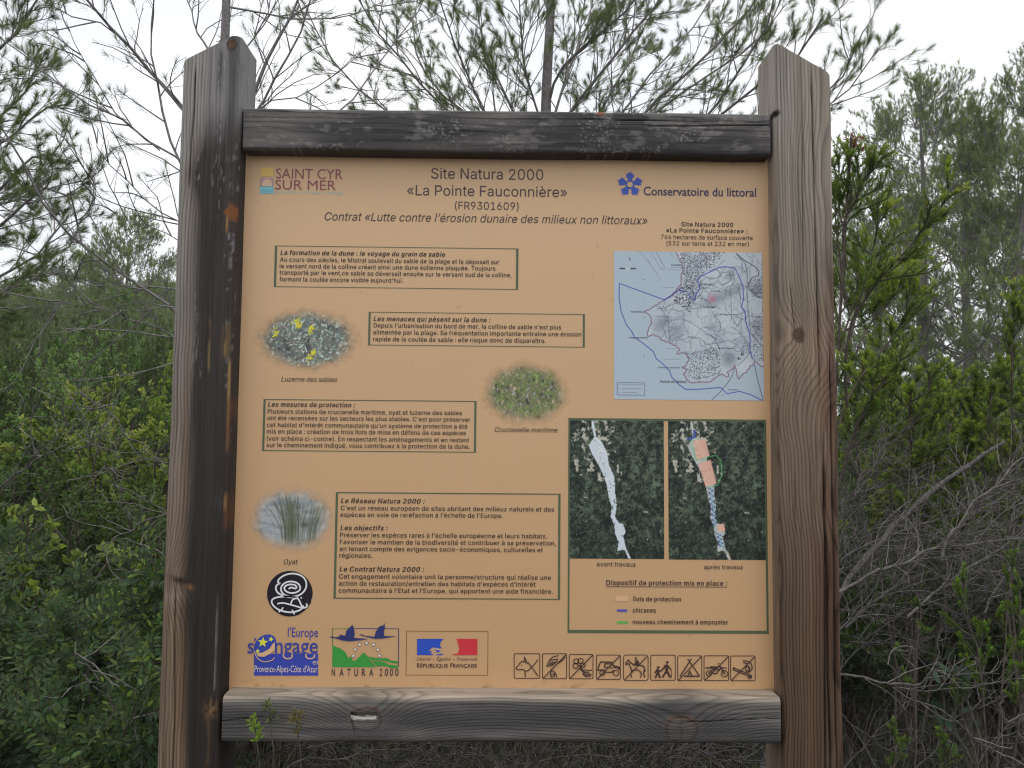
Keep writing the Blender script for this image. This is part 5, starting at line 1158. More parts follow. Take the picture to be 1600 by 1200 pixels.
near_pine(b3, 'dense needled pine reaching in at the left edge of the view', [
    (px_path([(-160, 460), (-60, 400), (0, 350), (60, 300), (105, 300)], 2.9, 2.6), .014), (px_path([(-160, 330), (-50, 250), (20, 210), (70, 170), (110, 160)], 2.9, 3.3), .014), (px_path([(-160, 200), (-50, 120), (10, 70), (40, 30), (60, -10)], 2.9, 3.0), .014),
    (px_path([(-160, 420), (-60, 340), (10, 290), (50, 250), (85, 240)], 2.9, 2.7), .014), (px_path([(-150, 90), (-60, 40), (0, 0), (50, -40)], 2.9, 3.2), .012), (px_path([(-160, 520), (-60, 470), (0, 430), (60, 400), (100, 340)], 2.9, 3.1), .013),
    (px_path([(-160, 240), (-60, 200), (-10, 190), (40, 140), (60, 90)], 2.9, 3.5), .013), (px_path([(-160, 560), (-60, 500), (-10, 470), (30, 440), (60, 430)], 2.9, 2.5), .013), (px_path([(-160, 380), (-70, 330), (-20, 330), (20, 310), (50, 320)], 2.9, 3.4), .013)],
    (resample(cat3(tr3, 8), 30), .075, .04), 60, 103, (15, (.2, .5)), (6, (.06, .18)), .9, .06, .10)

# ------------------------------------------------------------------ pines farther off: three grown once, then copied
def far_pine(seed, H, spread, label, nl=34, tint=(.19, .24, .105)):
    rg = np.random.default_rng(seed); root = empty('pine_tree', (0, 0, 0), label, 'pine tree', 'pines beyond the scrub')
    tb = MB(); nb = MB(); z = np.linspace(0, H, 24)
    tp = np.stack([.25*np.sin(z*.55+seed)*z/H, .2*np.cos(z*.45+seed)*z/H, z], 1); tubes(tb, tp[None], taper(1, 24, .018*H+.02, .012), 8)
    h = np.linspace(.20, .97, nl)+rg.normal(0, .015, nl); L = []
    for k, q in enumerate(h):
        i = q*23; j = min(int(i), 22); p = tp[j]+(tp[j+1]-tp[j])*(i-j); a = k*2.4+rg.normal(0, .3)
        ln = spread*(1.02-q)**.62*rg.uniform(.7, 1.1); up = .12+.62*q
        d = np.array([math.cos(a), math.sin(a), up]); d /= np.linalg.norm(d)
        pts = [p]
        for s in range(6): d = nrm(d+rg.normal(0, .11, 3)+UP*.05); pts.append(pts[-1]+d*ln/6)
        L.append(np.array(pts))
    L = np.stack(L); tubes(tb, L, taper(nl, 7, .028*(1.1-h), .006), 5)
    S, _ = sprout(L, 10, (.45, 1.1), (.35, 1.0), .10, 5, .2, 1., rg, .4, .12); tubes(tb, S, taper(len(S), 5, .008, .004), 3)
    T, _ = sprout(S, 9, (.16, .42), (.35, 1.1), .12, 3, .25, 1., rg, .3, .12); tubes(tb, T, taper(len(T), 3, .004, .002), 3)
    e = np.concatenate([T[:, -1], T[:, 1], S[:, -1]]); d = nrm(np.concatenate([T[:, -1]-T[:, -2], T[:, 1]-T[:, 0], S[:, -1]-S[:, -2]])+UP*.3)
    k = rg.random(len(e)) < .8; e, d = e[k], d[k]
    needles(nb, e, d, 13, .085, .0048, 1.0, .10, vary(tint, len(e), rg, .28), rg)
    tb.build('trunk', M_BARK, root, smooth=True); nb.build('crown', M_NEEDLE, root)
    return root
FP = [far_pine(201, 7.4, 3.5, 'far pine', 40), far_pine(202, 7.0, 3.1, 'far pine', 40), far_pine(203, 6.4, 3.2, 'far pine', 38)]
PH = [7.4, 7.0, 6.4]
used_pine = [False]*3
def put_pine(kind, px, Y, top_px, rz, label, group='pines beyond the scrub'):
    x = at(px, 500, Y)[0]; z0 = gz(x, Y)-.05; zt_ = at(px, top_px, Y)[2]; s = max(.3, (zt_-z0)/PH[kind])
    o = FP[kind]
    if not used_pine[kind]:
        used_pine[kind] = True; o.location = (x, Y, z0); o.rotation_euler = (0, 0, rz); o.scale = (s, s, s); o['label'] = label; o['group'] = group; return
    copy_thing(o, 'pine_tree', (x, Y, z0), rz, s, label, group)
put_pine(0, 1436, 13.5, 172, .6, 'tall airy pine right of the right post, its trunk showing in the gap')
put_pine(1, 1585, 12.5, 160, 2.2, 'tall pine at the right edge of the view')
put_pine(2, 1520, 17.5, 215, 4.1, 'pine standing back between the two tall pines on the right')
put_pine(1, 1360, 21, 330, 1.0, 'lower pine just right of the right post, behind the upright shrub')
put_pine(0, 1690, 15, 120, 3.0, 'pine beyond the right edge of the view')
put_pine(2, 212, 17, 372, .3, 'small open pine against the sky left of the left post')
put_pine(0, 128, 27, 425, 1.3, 'narrow pine top above the wooded slope at far left')
rgp = np.random.default_rng(77)
SLOPE = 'green pine standing among others on the wooded slope at left'
for k in range(64):
    px = rgp.uniform(-160, 330); Y = [14, 19, 25, 33, 43][k % 5]*rgp.uniform(.88, 1.12)
    top = 452+rgp.uniform(0, 34)+(42 if k % 5 == 0 else 14 if k % 5 == 1 else 0)
    put_pine(k % 3, px, Y, top, rgp.uniform(0, 6.28), SLOPE, 'pines on the wooded slope')
for k in range(7):
    put_pine(k % 3, 420+k*125+rgp.uniform(-30, 30), rgp.uniform(22, 34), rgp.uniform(430, 500), rgp.uniform(0, 6), 'pine hidden behind the board', 'pines behind the board')

# ------------------------------------------------------------------ shrubs
def stems_from(base, n, H, spread, rg, npts=7, lean=(0, 0)):
    a = rg.uniform(0, 2*math.pi, n); r = spread*np.sqrt(rg.random(n)); top = np.stack([base[0]+lean[0]+r*np.cos(a), base[1]+lean[1]+r*np.sin(a), base[2]+H*rg.uniform(.72, 1.0, n)*(1-.25*(r/max(spread, 1e-6))**2)], 1)
    st = np.asarray(base)+np.stack([rg.normal(0, .06*spread+.01, n), rg.normal(0, .06*spread+.01, n), np.zeros(n)], 1); t = np.linspace(0, 1, npts)[None, :, None]
    hor = (top-st)*np.array([1, 1, 0]); P = st[:, None]+hor[:, None]*t**1.5+(top-st)[:, None]*np.array([0, 0, 1.])*t**.85
    return P+rg.normal(0, .02*H, P.shape)*t
def leaf_bush(name, base, H, spread, label, seed, kind, n=14, sub=6, twg=5, per=9, leaf=.026, wid=.26, col=(.07, .11, .03), tip=(.13, .18, .04), group=None, cat='shrub', lean=(0, 0), sl=None):
    rg = np.random.default_rng(seed); root = empty(name, base, label, cat, group); sb = MB(); fb = MB()
    P = stems_from(base, n, H, spread, rg, lean=lean); tubes(sb, P, taper(n, 7, .006+.004*H, .003), 5)
    s0, s1 = sl or (.16*H, .34*H)
    S, t = sprout(P, sub, (s0, s1), (.35, 1.0), .22, 5, .25, 1., rg, .5, .12); tubes(sb, S, taper(len(S), 5, .0035, .0018), 3)
    T, t2 = sprout(S, twg, (s0*.35, s1*.45), (.3, .9), .25, 4, .2, 1., rg, .4, .12); tubes(sb, T, taper(len(T), 4, .0018, .001), 3)
    tone = np.clip(fbm(T[:, -1, 0]*4.5+seed, T[:, -1, 2]*4.5+T[:, -1, 1]*3, seed, 2)*1.9-.45, 0, 1)
    if kind == 'pinnate':
        p, d, t = along(T, 4, .25, 1.0, rg); K = len(p); rd = nrm(d*.5+rg.normal(size=(K, 3))*.5+np.array([0, -.35, .15])); up = nrm(rg.normal(size=(K, 3))*.35+np.array([0, -.7, .8])); sd = nrm(np.cross(rd, up)); RL = leaf*3.3
        tubes(sb, np.stack([p, p+rd*RL*.5, p+rd*RL], 1), .0007, 3, (.45, .4, .3))
        tn = np.repeat(tone, 4)
        for j in range(5):
            for sg in (-1, 1):
                q = p+rd*RL*(.18+.18*j); dd = nrm(sd*sg+rd*.55+rg.normal(size=(K, 3))*.10); leaves(fb, q, dd, leaf, wid*.8, vary(col, K, rg, .22, tip, .8*tn*(rg.random(K) < .3)), rg, .15, up+rg.normal(0, .12, up.shape))
        leaves(fb, p+rd*RL, rd, leaf, wid, vary(col, K, rg, .2), rg, .2, up)
    else:
        p, d, t = along(T, per, .15, 1.05, rg); K = len(p); tn = np.repeat(tone, per)
        dd = nrm(d*.6+rg.normal(size=(K, 3))*.75+UP*.35); leaves(fb, p, dd, leaf, wid, vary(col, K, rg, .28, tip, np.clip(tn*(.35+.65*np.clip(t, 0, 1)), 0, 1)), rg)
    sb.build('stems', M_STEM, root, smooth=True, origin=base); fb.build('foliage', M_LEAF, root, origin=base)
    return root
def brush_bush(name, base, label, seed, paths=None, radii=None, stems=None, sub=(8, (.12, .34)), shoot=(5, (.05, .12)), per=70, L=.0135, w=.0013, col=(.10, .155, .04), tip=(.36, .46, .07), t0=.3, cat='shrub', group=None, keep=1.):
    rg = np.random.default_rng(seed); root = empty(name, base, label, cat, group); sb = MB(); fb = MB()
    P = paths if paths is not None else stems_from(base, *stems, rg); K, n, _ = P.shape
    r = np.full(K, .008) if radii is None else np.asarray(radii); tubes(sb, P, taper(K, n, r, r*.4), 6, np.full((K, 3), .55))
    S, _ = sprout(P, sub[0], sub[1], (.4, 1.15), .30, 5, t0, 1., rg, .45, .12); tubes(sb, S, taper(len(S), 5, .0032, .0016), 4, np.full((len(S), 3), .55))
    T, _ = sprout(S, shoot[0], shoot[1], (.3, 1.1), .4, 4, .2, 1., rg, .25, .06, .35)
    if keep < 1: T = T[rg.random(len(T)) < keep]
    T = np.concatenate([T, S[:, 1:]]) if S.shape[1] == 5 else T
    tubes(sb, T, taper(len(T), 4, .0016, .0009), 3, np.full((len(T), 3), .5))
    k = len(T); tone = np.clip(fbm(T[:, -1, 0]*5+seed, T[:, -1, 2]*5, seed, 2)*2.2-.4, .3, 1)[:, None]
    tp = vary(tip, k, rg, .18)*tone+vary(col, k, rg, .2)*(1-tone)
    bottlebrush(fb, T, per, L, w, vary(col, k, rg, .25), tp, rg)
    sb.build('stems', M_STEM, root, smooth=True, origin=base); fb.build('foliage', M_LEAF, root, origin=base)
    return root
def foot(px, Y):
    x = float(at(px, 700, Y)[0]); return np.array([x, Y, gz(x, Y)-.02])
def height(px, top, Y): return float(at(px, top, Y)[2])-foot(px, Y)[2]

# left side, near to far
leaf_bush('mastic_shrub', foot(95, .75), height(95, 845, .75), .62, 'dark pinnate-leaved mastic shrub in the lower left corner', 301, 'pinnate', n=20, sub=7, twg=5, leaf=.024, wid=.24, col=(0.063, 0.107, 0.051), tip=(0.195, 0.284, 0.045), sl=(.12, .30))
leaf_bush('mastic_shrub', foot(225, .55), height(225, 905, .55), .24, 'dark pinnate-leaved mastic shrub tight against the foot of the left post', 302, 'pinnate', n=11, sub=6, twg=4, leaf=.023, wid=.24, col=(0.067, 0.114, 0.051), tip=(0.209, 0.298, 0.045), sl=(.10, .22))
leaf_bush('mastic_shrub', foot(-60, 1.3), height(-60, 790, 1.3), .7, 'dark mastic shrub half outside the left edge, behind the corner shrub', 303, 'pinnate', n=16, sub=6, twg=5, leaf=.026, wid=.24, col=(0.060, 0.099, 0.048), tip=(0.150, 0.224, 0.045), sl=(.12, .32))
leaf_bush('young_shrub', foot(85, 1.5), height(85, 745, 1.5), .42, 'broad-leaved yellowish shrub under the bare grey branches at left', 304, 'leaf', n=10, sub=5, twg=4, per=8, leaf=.036, wid=.3, col=(0.133, 0.199, 0.057), tip=(0.376, 0.442, 0.111), sl=(.14, .3))
leaf_bush('green_shrub', foot(205, 3.4), height(205, 525, 3.4), .55, 'bright yellow-green shrub beside the left post at mid height', 305, 'leaf', n=18, sub=7, twg=6, per=28, leaf=0.024, wid=.34, col=(0.198, 0.304, 0.074), tip=(0.500, 0.500, 0.153), sl=(.2, .42))
leaf_bush('green_shrub', foot(120, 3.0), height(120, 640, 3.0), .5, 'second yellow-green shrub left of and below the brightest one', 306, 'leaf', n=14, sub=6, twg=5, per=26, leaf=0.022, wid=.34, col=(0.158, 0.251, 0.071), tip=(0.445, 0.500, 0.136), sl=(.2, .38))
leaf_bush('green_shrub', foot(40, 4.6), height(40, 500, 4.6), 1.0, 'large mid-green shrub at the left edge below the wooded slope', 307, 'leaf', n=22, sub=7, twg=6, per=26, leaf=0.030, wid=.3, col=(0.111, 0.181, 0.070), tip=(0.246, 0.359, 0.129), sl=(.3, .6))
leaf_bush('green_shrub', foot(170, 6.6), height(170, 478, 6.6), 1.1, 'blue-green shrub standing back below the small open pine', 308, 'leaf', n=20, sub=7, twg=6, per=24, leaf=0.036, wid=.3, col=(0.111, 0.177, 0.085), tip=(0.259, 0.359, 0.144), sl=(.35, .7))
leaf_bush('green_shrub', foot(-120, 3.2), height(-120, 560, 3.2), .8, 'leafy shrub beyond the left edge of the view', 309, 'leaf', n=18, sub=6, twg=5, per=26, leaf=0.028, wid=.3, col=(0.111, 0.177, 0.066), tip=(0.259, 0.373, 0.114), sl=(.25, .5))
# a dark evergreen shrub copied to close the thicket
DARK_S = leaf_bush('evergreen_shrub', np.array([0., 0., 0.]), 1.5, .75, 'x', 320, 'leaf', n=22, sub=7, twg=5, per=18, leaf=.027, wid=.27, col=(0.061, 0.095, 0.037), tip=(0.111, 0.170, 0.051), group='dark evergreen shrubs filling the thicket', sl=(.25, .5))
first = True
rgd = np.random.default_rng(9)
spots = [(60, 2.3, 800), (180, 2.2, 780), (-40, 2.6, 740), (250, 2.6, 800), (110, 3.9, 690), (230, 4.9, 640), (20, 5.8, 560), (-90, 5.0, 560), (260, 6.2, 560), (130, 8.2, 520), (230, 9.0, 520), (30, 9.4, 500), (-80, 8.6, 490),
         (420, 2.6, 820), (560, 3.2, 800), (700, 2.8, 820), (840, 3.3, 800), (980, 2.9, 820), (1120, 2.6, 800), (480, 5.5, 640), (760, 6, 640), (1020, 5.6, 640),
         (1350, 3.6, 640), (1460, 4.2, 600), (1570, 3.7, 620), (1650, 3.4, 640), (1400, 6.2, 590), (1520, 6.8, 590), (1620, 6.0, 580), (1300, 5.2, 600), (1340, 9.5, 575), (1460, 10.5, 590), (1600, 9.0, 585), (1330, 2.5, 800), (1450, 2.7, 790), (1560, 2.5, 800), (1660, 2.6, 780), (1780, 2.2, 760), (1850, 3.6, 640), (-190, 2.4, 740), (-230, 4.2, 600)]
for (px, Y, top) in spots:
    f = foot(px, Y); s = (rgd.uniform(.85, 1.25), height(px, top, Y)/1.5*rgd.uniform(.95, 1.05))
    lab = 'dark evergreen shrub closing the thicket behind the nearer plants'; rz = rgd.uniform(0, 6.28)
    if first:
        first = False; DARK_S.location = [float(v) for v in f]; DARK_S.scale = (s[0], s[0], s[1]); DARK_S['label'] = lab; DARK_S.rotation_euler = (0, 0, rz)
    else: copy_thing(DARK_S, 'evergreen_shrub', f, rz, s, lab, 'dark evergreen shrubs filling the thicket')

# right side: needle-leaved shrubs
def ppaths(L): return np.stack([px_path(p, y0, y1, 9) for p, y0, y1 in L])
fA = foot(1335, 1.25)
shrubA = brush_bush('needle_shrub', fA, 'tall upright needle-leaved shrub right behind the right post, with a rusty top', 401, ppaths([
    ([(1285, 1300), (1290, 900), (1300, 700), (1312, 500), (1322, 340), (1330, 214)], 1.25, 1.2), ([(1322, 640), (1325, 520), (1372, 440), (1430, 375), (1488, 300)], 1.25, 1.0),
    ([(1300, 720), (1325, 620), (1400, 520), (1430, 470), (1440, 440)], 1.25, 1.5), ([(1322, 560), (1340, 480), (1362, 400), (1375, 335)], 1.25, 1.4),
    ([(1322, 420), (1318, 350), (1345, 290), (1365, 262)], 1.25, 1.15), ([(1324, 480), (1312, 400), (1305, 330), (1312, 260)], 1.25, 1.35),
    ([(1300, 800), (1340, 660), (1385, 590), (1410, 560)], 1.25, 1.0), ([(1325, 600), (1315, 540), (1335, 470), (1345, 400)], 1.25, 1.55), ([(1325, 600), (1350, 520), (1400, 460), (1420, 420)], 1.25, 1.6)]),
    [.008, .005, .005, .005, .004, .004, .005, .005, .004], sub=(13, (.07, .22)), shoot=(5, (.04, .10)), per=84, t0=.34)
mb_ = MB(); rg6 = np.random.default_rng(66); wt = np.array([at(1334, 236, 1.2), at(1341, 240, 1.18), at(1328, 231, 1.22), at(1346, 246, 1.2), at(1337, 229, 1.2)])
ws, _ = sprout(np.stack([np.stack([w_, w_+UP*.01, w_+UP*.02]) for w_ in wt]), 3, (.02, .045), (.4, 1.3), .2, 4, .1, 1., rg6)
bottlebrush(mb_, ws, 46, .013, .0013, vary((.16, .06, .045), len(ws), rg6), vary((.24, .09, .06), len(ws), rg6), rg6)
mb_.build('withered_shoots', M_LEAF, shrubA, origin=fA)['label'] = 'rusty brown withered shoots'
brush_bush('needle_shrub', foot(1430, 1.9), 'wide bright-tipped needle-leaved shrub right of the right post at mid height', 402, ppaths([
    ([(1400, 1150), (1395, 860), (1400, 700), (1390, 610), (1395, 530)], 1.9, 1.7), ([(1420, 1150), (1440, 860), (1450, 720), (1455, 640), (1450, 585)], 1.9, 1.8), ([(1440, 1150), (1490, 850), (1510, 720), (1520, 650), (1525, 600)], 1.9, 1.7),
    ([(1420, 1150), (1360, 820), (1340, 720), (1335, 640), (1350, 570)], 1.9, 1.6), ([(1430, 1150), (1440, 800), (1480, 700), (1490, 630), (1485, 590)], 1.9, 2.3), ([(1430, 1150), (1400, 800), (1370, 690), (1372, 620), (1375, 560)], 1.9, 2.4),
    ([(1430, 1150), (1420, 830), (1425, 720), (1420, 660), (1425, 600)], 1.9, 1.4)]), [.006]*7, sub=(30, (.09, .24)), shoot=(8, (.025, .06)), per=56, t0=.5, L=.0155)
brush_bush('needle_shrub', foot(1600, 1.7), 'bright-tipped needle-leaved shrub at the right edge of the view', 403, ppaths([
    ([(1600, 1150), (1590, 860), (1585, 700), (1580, 590), (1585, 470)], 1.7, 1.6), ([(1610, 1150), (1610, 850), (1600, 700), (1610, 560), (1600, 440)], 1.7, 1.9), ([(1600, 1150), (1560, 850), (1550, 730), (1545, 650), (1550, 590)], 1.7, 1.5),
    ([(1600, 1150), (1640, 850), (1650, 700), (1640, 560), (1650, 450)], 1.7, 1.7), ([(1600, 1150), (1570, 820), (1570, 720), (1560, 640), (1575, 570)], 1.7, 2.2)]), [.006]*5, sub=(26, (.09, .24)), shoot=(8, (.025, .06)), per=56, t0=.45, L=.0155)
brush_bush('needle_sprig', foot(1545, .95), 'low needle-leaved sprig with fresh green tips in the lower right', 404, ppaths([
    ([(1545, 1400), (1540, 1150), (1525, 1000), (1500, 940), (1510, 890)], .95, .9), ([(1550, 1400), (1560, 1150), (1570, 1020), (1575, 930), (1585, 880)], .95, 1.0), ([(1545, 1400), (1590, 1150), (1595, 1060), (1590, 1000), (1600, 960)], .95, .85),
    ([(1545, 1400), (1530, 1200), (1500, 1100), (1530, 1020), (1540, 975)], .95, 1.1)]), [.004]*4, sub=(7, (.05, .13)), shoot=(3, (.03, .055)), per=60, t0=.55, tip=(.18, .30, .035), cat='sprig')
brush_bush('needle_sprig', foot(1395, .9), 'few-leaved sprig low beside the foot of the right post', 405, ppaths([
    ([(1395, 1400), (1390, 1250), (1400, 1180), (1395, 1150)], .9, .9), ([(1395, 1400), (1450, 1250), (1480, 1180), (1490, 1155)], .9, .8), ([(1395, 1400), (1430, 1200), (1430, 1050), (1440, 950)], .9, 1.0)]), [.003]*3, sub=(4, (.04, .09)), shoot=(2, (.025, .045)), per=50, t0=.7, tip=(.18, .30, .04), cat='sprig')
# broad blue-green leaves low on the right
fv = foot(1500, 1.0); rg5 = np.random.default_rng(15); root = empty('climber_plant', fv, 'low plant with broad blue-green leaves in the dark lower right', 'plant')
st = ppaths([([(1500, 1400), (1490, 1200), (1495, 1080), (1510, 1010)], 1.0, .95), ([(1500, 1400), (1520, 1150), (1500, 1060), (1480, 1030)], 1.0, 1.05), ([(1500, 1400), (1480, 1200), (1475, 1100), (1470, 1060)], 1.0, .9)])
sb = MB(); fb = MB(); tubes(sb, st, .002, 4); q, d, t = along(st, 6, .6, 1., rg5); leaves(fb, q, nrm(rg5.normal(size=q.shape)+UP*.2), .055, .3, vary((.045, .085, .055), len(q), rg5, .2), rg5)
sb.build('stems', M_STEM, root, origin=fv); fb.build('foliage', M_LEAF, root, origin=fv)

# ------------------------------------------------------------------ dead wood
def dead(name, base, label, seed, L, r, tw1=(8, (.12, .4)), tw2=(3, (.05, .2)), up=.05, ang=(.3, 1.1), cat='dead branch', mat=None, group=None, tone=1.):
    rg = np.random.default_rng(seed); mb = MB(); P = ppaths(L); K = len(P); r = np.asarray(r, float)
    P = P+rg.normal(0, .006, P.shape); Q = np.stack([resample(cat3(p, 5), 34) for p in P]); Q = Q+rg.normal(0, 1, Q.shape)*(r[:, None, None]*.16)
    tubes(mb, Q, taper(K, 34, r, r*.4)*.72*np.exp(rg.normal(0, .10, (K, 34))), 7, np.full((K, 3), .5)*tone*rg.uniform(.65, 1.05, (K, 1)))
    S, _ = sprout(P, tw1[0], tw1[1], ang, up, 6, .05, 1., rg, .8, .16); tubes(mb, S, taper(len(S), 6, .0018, .0008), 4, np.full((len(S), 3), .5)*tone*rg.uniform(.6, 1.5, (len(S), 1)))
    if tw2[0]:
        T, _ = sprout(S, tw2[0], tw2[1], ang, up, 5, .15, 1., rg, .9, .18); tubes(mb, T, taper(len(T), 5, .0011, .0006), 3, np.full((len(T), 3), .5)*tone*rg.uniform(.55, 1.5, (len(T), 1)))
    o = mb.build(name, mat or M_GREY, None, smooth=True, origin=base); o.location = [float(v) for v in base]
    tag(o, label, cat, group); return o
dead('dead_bough', foot(1290, 1.3), 'thickest grey dead bough, leaning up to the right behind the right post', 501, [([(1130, 1420), (1225, 1090), (1310, 940), (1380, 840), (1440, 780), (1500, 732), (1562, 690)], 1.2, 1.35)], [.021], (14, (.12, .4)), (3, (.05, .18)), cat='dead bough')
dead('dead_branch', foot(1600, 1.5), 'tangle of grey dead boughs sweeping from lower left to the right edge', 502, [
    ([(1270, 900), (1350, 850), (1430, 825), (1510, 795), (1620, 735)], 1.5, 1.3), ([(1280, 940), (1380, 885), (1450, 862), (1530, 846), (1630, 832)], 1.0, 1.2), ([(1320, 980), (1400, 910), (1470, 850), (1540, 780), (1620, 700)], 1.5, 1.6),
    ([(1270, 860), (1330, 790), (1362, 720), (1392, 682)], 1.2, 1.3), ([(1470, 870), (1520, 790), (1570, 740), (1630, 690)], 1.1, 1.2), ([(1290, 1000), (1380, 930), (1480, 900), (1600, 880)], 1.4, 1.7), ([(1420, 960), (1500, 900), (1560, 860), (1640, 800)], 1.2, 1.4),
    ([(1270, 810), (1350, 770), (1420, 740), (1480, 700)], 1.7, 1.9), ([(1290, 930), (1340, 850), (1400, 790), (1440, 700)], 1.6, 1.8), ([(1540, 960), (1580, 880), (1610, 800), (1640, 700)], 1.5, 1.7)],
    [.009, .007, .008, .006, .007, .006, .006, .005, .006, .006], (34, (.10, .34)), (5, (.05, .2)))
dead('dead_branch', foot(1430, 1.9), 'fine grey dead twigs filling the shade under the needle shrubs', 503, [
    ([(1290, 960), (1360, 860), (1420, 780), (1470, 720)], 2.0, 2.2), ([(1340, 1000), (1420, 900), (1500, 820), (1580, 760)], 1.9, 2.1), ([(1400, 1050), (1480, 950), (1560, 880), (1640, 840)], 2.0, 1.8), ([(1280, 860), (1340, 830), (1420, 800), (1500, 790)], 2.1, 2.2),
    ([(1450, 1000), (1530, 930), (1590, 850), (1630, 780)], 2.1, 2.3), ([(1300, 1060), (1380, 980), (1460, 930), (1560, 920)], 1.8, 1.9)], [.004]*6, (34, (.10, .36)), (4, (.06, .22)))
dead('dead_branch', foot(1390, .8), 'curved bare branch low beside the foot of the right post', 504, [
    ([(1305, 1060), (1342, 1056), (1395, 1072), (1440, 1062), (1462, 1030), (1468, 1000)], .8, .8), ([(1395, 1072), (1460, 1110), (1520, 1140), (1600, 1215)], .8, .75), ([(1385, 1040), (1392, 1022), (1430, 1018), (1455, 1045), (1560, 1060)], .85, .9),
    ([(1400, 1078), (1460, 1078), (1520, 1075), (1600, 1060)], .85, .8), ([(1560, 1080), (1580, 1130), (1600, 1160)], .8, .8)], [.0052, .0028, .0024, .0024, .0026], (5, (.06, .2)), (2, (.04, .12)))
dead('dead_branch', foot(1450, 1.0), 'loose dead twigs in the dark gap at the lower right', 505, [
    ([(1300, 1230), (1380, 1130), (1440, 1080), (1500, 1000)], 1.2, 1.3), ([(1420, 1230), (1470, 1150), (1520, 1100), (1600, 1080)], 1.1, 1.3), ([(1310, 1120), (1360, 1160), (1430, 1180), (1500, 1230)], 1.0, 1.0), ([(1500, 1230), (1540, 1180), (1590, 1120), (1630, 1100)], 1.0, 1.2),
    ([(1330, 1000), (1400, 1010), (1450, 1000), (1520, 960)], 1.4, 1.5)], [.0034]*5, (14, (.1, .32)), (4, (.05, .18)), tone=.65)
dead('dead_branch', foot(100, 1.2), 'curling bare grey branches across the left side below mid height', 506, [
    ([(-30, 800), (0, 768), (27, 747), (67, 700), (100, 670), (120, 662)], 1.2, 1.1), ([(175, 640), (160, 633), (140, 640), (117, 663), (117, 680), (128, 688)], 1.1, 1.1), ([(123, 613), (163, 637), (187, 663), (213, 703), (256, 727)], 1.3, 1.0),
    ([(27, 672), (50, 653), (100, 647), (157, 634)], 1.2, 1.1), ([(97, 708), (127, 697), (213, 703), (262, 728)], 1.1, 1.0), ([(107, 753), (167, 737), (240, 725), (270, 718)], 1.1, 1.0), ([(-20, 607), (50, 607), (83, 597), (133, 590)], 1.6, 1.5),
    ([(-20, 780), (60, 720), (110, 690), (190, 660)], 1.5, 1.4), ([(180, 760), (176, 700), (180, 670), (176, 650)], 1.2, 1.2), ([(165, 720), (180, 760), (190, 790), (215, 800)], 1.3, 1.3)], [.0044, .004, .0042, .0026, .0026, .0024, .0022, .0036, .0024, .0024], (5, (.08, .3)), (2, (.04, .14)), up=.0)
dead('dead_branch', foot(210, .9), 'arching grey branches beside the lower half of the left post', 507, [
    ([(265, 806), (224, 818), (182, 840), (168, 871), (189, 909)], 1.0, .9), ([(262, 880), (227, 848), (182, 845), (120, 870)], 1.0, 1.2), ([(262, 800), (200, 790), (140, 785), (60, 830)], 1.4, 1.5), ([(255, 900), (225, 880), (228, 868), (224, 862)], .9, .9)], [.0036, .003, .003, .002], (5, (.06, .22)), (2, (.04, .12)), up=.0)
dead('dead_branch', foot(150, .35), 'thin hooked dead twig low in front of the corner mastic shrub', 509, [([(115, 1004), (130, 1046), (154, 1067), (112, 1072)], .35, .35), ([(154, 1067), (190, 1110), (215, 1150), (225, 1210)], .35, .4)], [.0022, .002], (4, (.05, .14)), (2, (.03, .09)), up=.0)
dead('dead_branch', foot(700, .6), 'dead twigs lying in the shade under the bottom rail', 508, [
    ([(340, 1260), (460, 1200), (560, 1185), (680, 1210)], .5, .7), ([(520, 1260), (640, 1190), (760, 1180), (880, 1230)], .8, .6), ([(700, 1240), (840, 1190), (940, 1180), (1060, 1220)], .5, .8), ([(900, 1260), (1000, 1190), (1100, 1170), (1210, 1200)], .7, .6),
    ([(360, 1220), (420, 1180), (480, 1170), (600, 1170)], .9, 1.0), ([(760, 1220), (860, 1172), (960, 1165), (1080, 1170)], 1.0, 1.1), ([(560, 1250), (620, 1180), (700, 1168), (800, 1176)], 1.1, 1.2), ([(980, 1230), (1060, 1180), (1120, 1166), (1200, 1175)], .9, .9)], [.004, .003, .004, .003, .003, .003, .003, .003], (16, (.08, .3)), (4, (.05, .16)), cat='dead twigs', tone=.5)

# ------------------------------------------------------------------ dry grass under and behind the board, sprigs before the bottom rail
def dry_grass():
    rg = np.random.default_rng(31); mb = MB(); K = 9000
    x = rg.uniform(-2.6, 2.6, K); y = np.where(rg.random(K) < .7, rg.uniform(.13, 1.6, K), rg.uniform(1.6, 3.5, K))
    H = rg.uniform(.45, .98, K)*np.where(np.abs(x) < .55, 1., .9); a = rg.uniform(0, 6.28, K); ln = rg.uniform(.05, .5, K)
    z = ground_z(x, y); b = np.stack([x, y, z], 1); hd = np.stack([np.cos(a), np.sin(a), np.zeros(K)], 1)
    t = np.linspace(0, 1, 5); P = b[:, None]+hd[:, None]*(ln[:, None, None]*t[None, :, None]**2)+UP*(H[:, None, None]*(t-.25*t**3)[None, :, None])
    P[:, :, 1] = np.maximum(P[:, :, 1], .125)
    tubes(mb, P, np.array([.0016, .0014, .0011, .0008, .0003])[None], 3, vary((.095, .085, .062), K, rg, .35, (.06, .075, .03), (rg.random(K) < .25)*1.))
    o = mb.build('grass', M_GRASS); tag(o, 'dry grass and stalks tangled under and behind the board', 'grass', kind='stuff')
dry_grass()
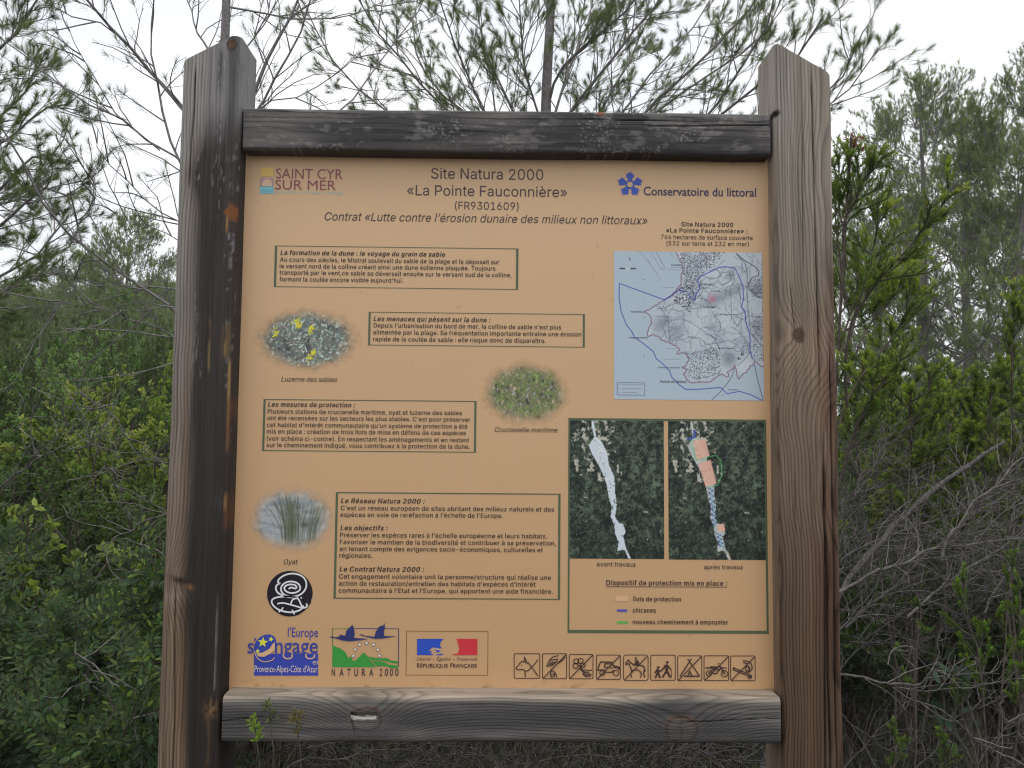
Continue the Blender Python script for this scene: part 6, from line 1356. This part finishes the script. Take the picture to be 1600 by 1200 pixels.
def sprig(px, py, Y, label, seed, col, tip, R=.014, n=46):
    """a thin stalk from the ground with a small rosette of leaves at its top"""
    rg = np.random.default_rng(seed); base = foot(px+6, Y); tp = at(px, py, Y); root = empty('sprig', base, label, 'sprig'); sb = MB(); fb = MB()
    P = resample(cat3(np.array([base, base*.5+tp*.5+(.015, .01, 0), at(px+8, py+38, Y), tp]), 6), 14)[None]
    tubes(sb, P, taper(1, 14, .0016, .0009), 5); S, _ = sprout(P, 5, (.012, .026), (.4, 1.0), .3, 4, .955, 1., rg); tubes(sb, S, .0006, 3)
    e = np.concatenate([S[:, -1], P[:, -1]]); q = np.repeat(e, n//len(e)+1, 0); q = q+rg.normal(0, R*.28, q.shape)
    d = nrm(rg.normal(size=q.shape)+UP*.6); leaves(fb, q, d, R, .2, vary(col, len(q), rg, .2, tip, rg.random(len(q))), rg)
    sb.build('stem', M_STEM, root, smooth=True, origin=base); fb.build('leaves', M_LEAF, root, origin=base)
sprig(398, 1134, -.05, 'fresh bright green sprig standing before the left end of the bottom rail', 601, (.16, .26, .03), (.34, .5, .06), .0105, 46)
sprig(419, 1106, -.04, 'dull small sprig just above and behind the bright green one at the bottom rail', 602, (.11, .13, .06), (.16, .19, .07), .010, 34)
sprig(462, 1118, -.05, 'olive and reddish sprig right of the bright green one at the bottom rail', 603, (.16, .15, .07), (.26, .21, .08), .011, 40)

# ------------------------------------------------------------------ the air between: faint haze over the far trees
def haze():
    x0, x1, y0, y1, z0, z1 = -112, 112, -112, 112, -4, 14.5
    v = [(x0, y0, z0), (x1, y0, z0), (x1, y1, z0), (x0, y1, z0), (x0, y0, z1), (x1, y0, z1), (x1, y1, z1), (x0, y1, z1)]
    mb = MB(); mb.add(v, [(0, 3, 2, 1), (4, 5, 6, 7), (0, 1, 5, 4), (1, 2, 6, 5), (2, 3, 7, 6), (3, 0, 4, 7)])
    m = bpy.data.materials.new('pale_air'); m.use_nodes = True; nt = m.node_tree; nt.nodes.remove(nt.nodes['Principled BSDF'])
    pv = nt.nodes.new('ShaderNodeVolumePrincipled'); pv.inputs['Color'].default_value = (.9, .95, 1, 1); pv.inputs['Density'].default_value = HAZE
    nt.links.new(pv.outputs[0], nt.nodes['Material Output'].inputs['Volume'])
    o = mb.build('haze', m); tag(o, 'faint pale haze over the far trees', 'haze', kind='stuff')
HAZE = .0012
haze()
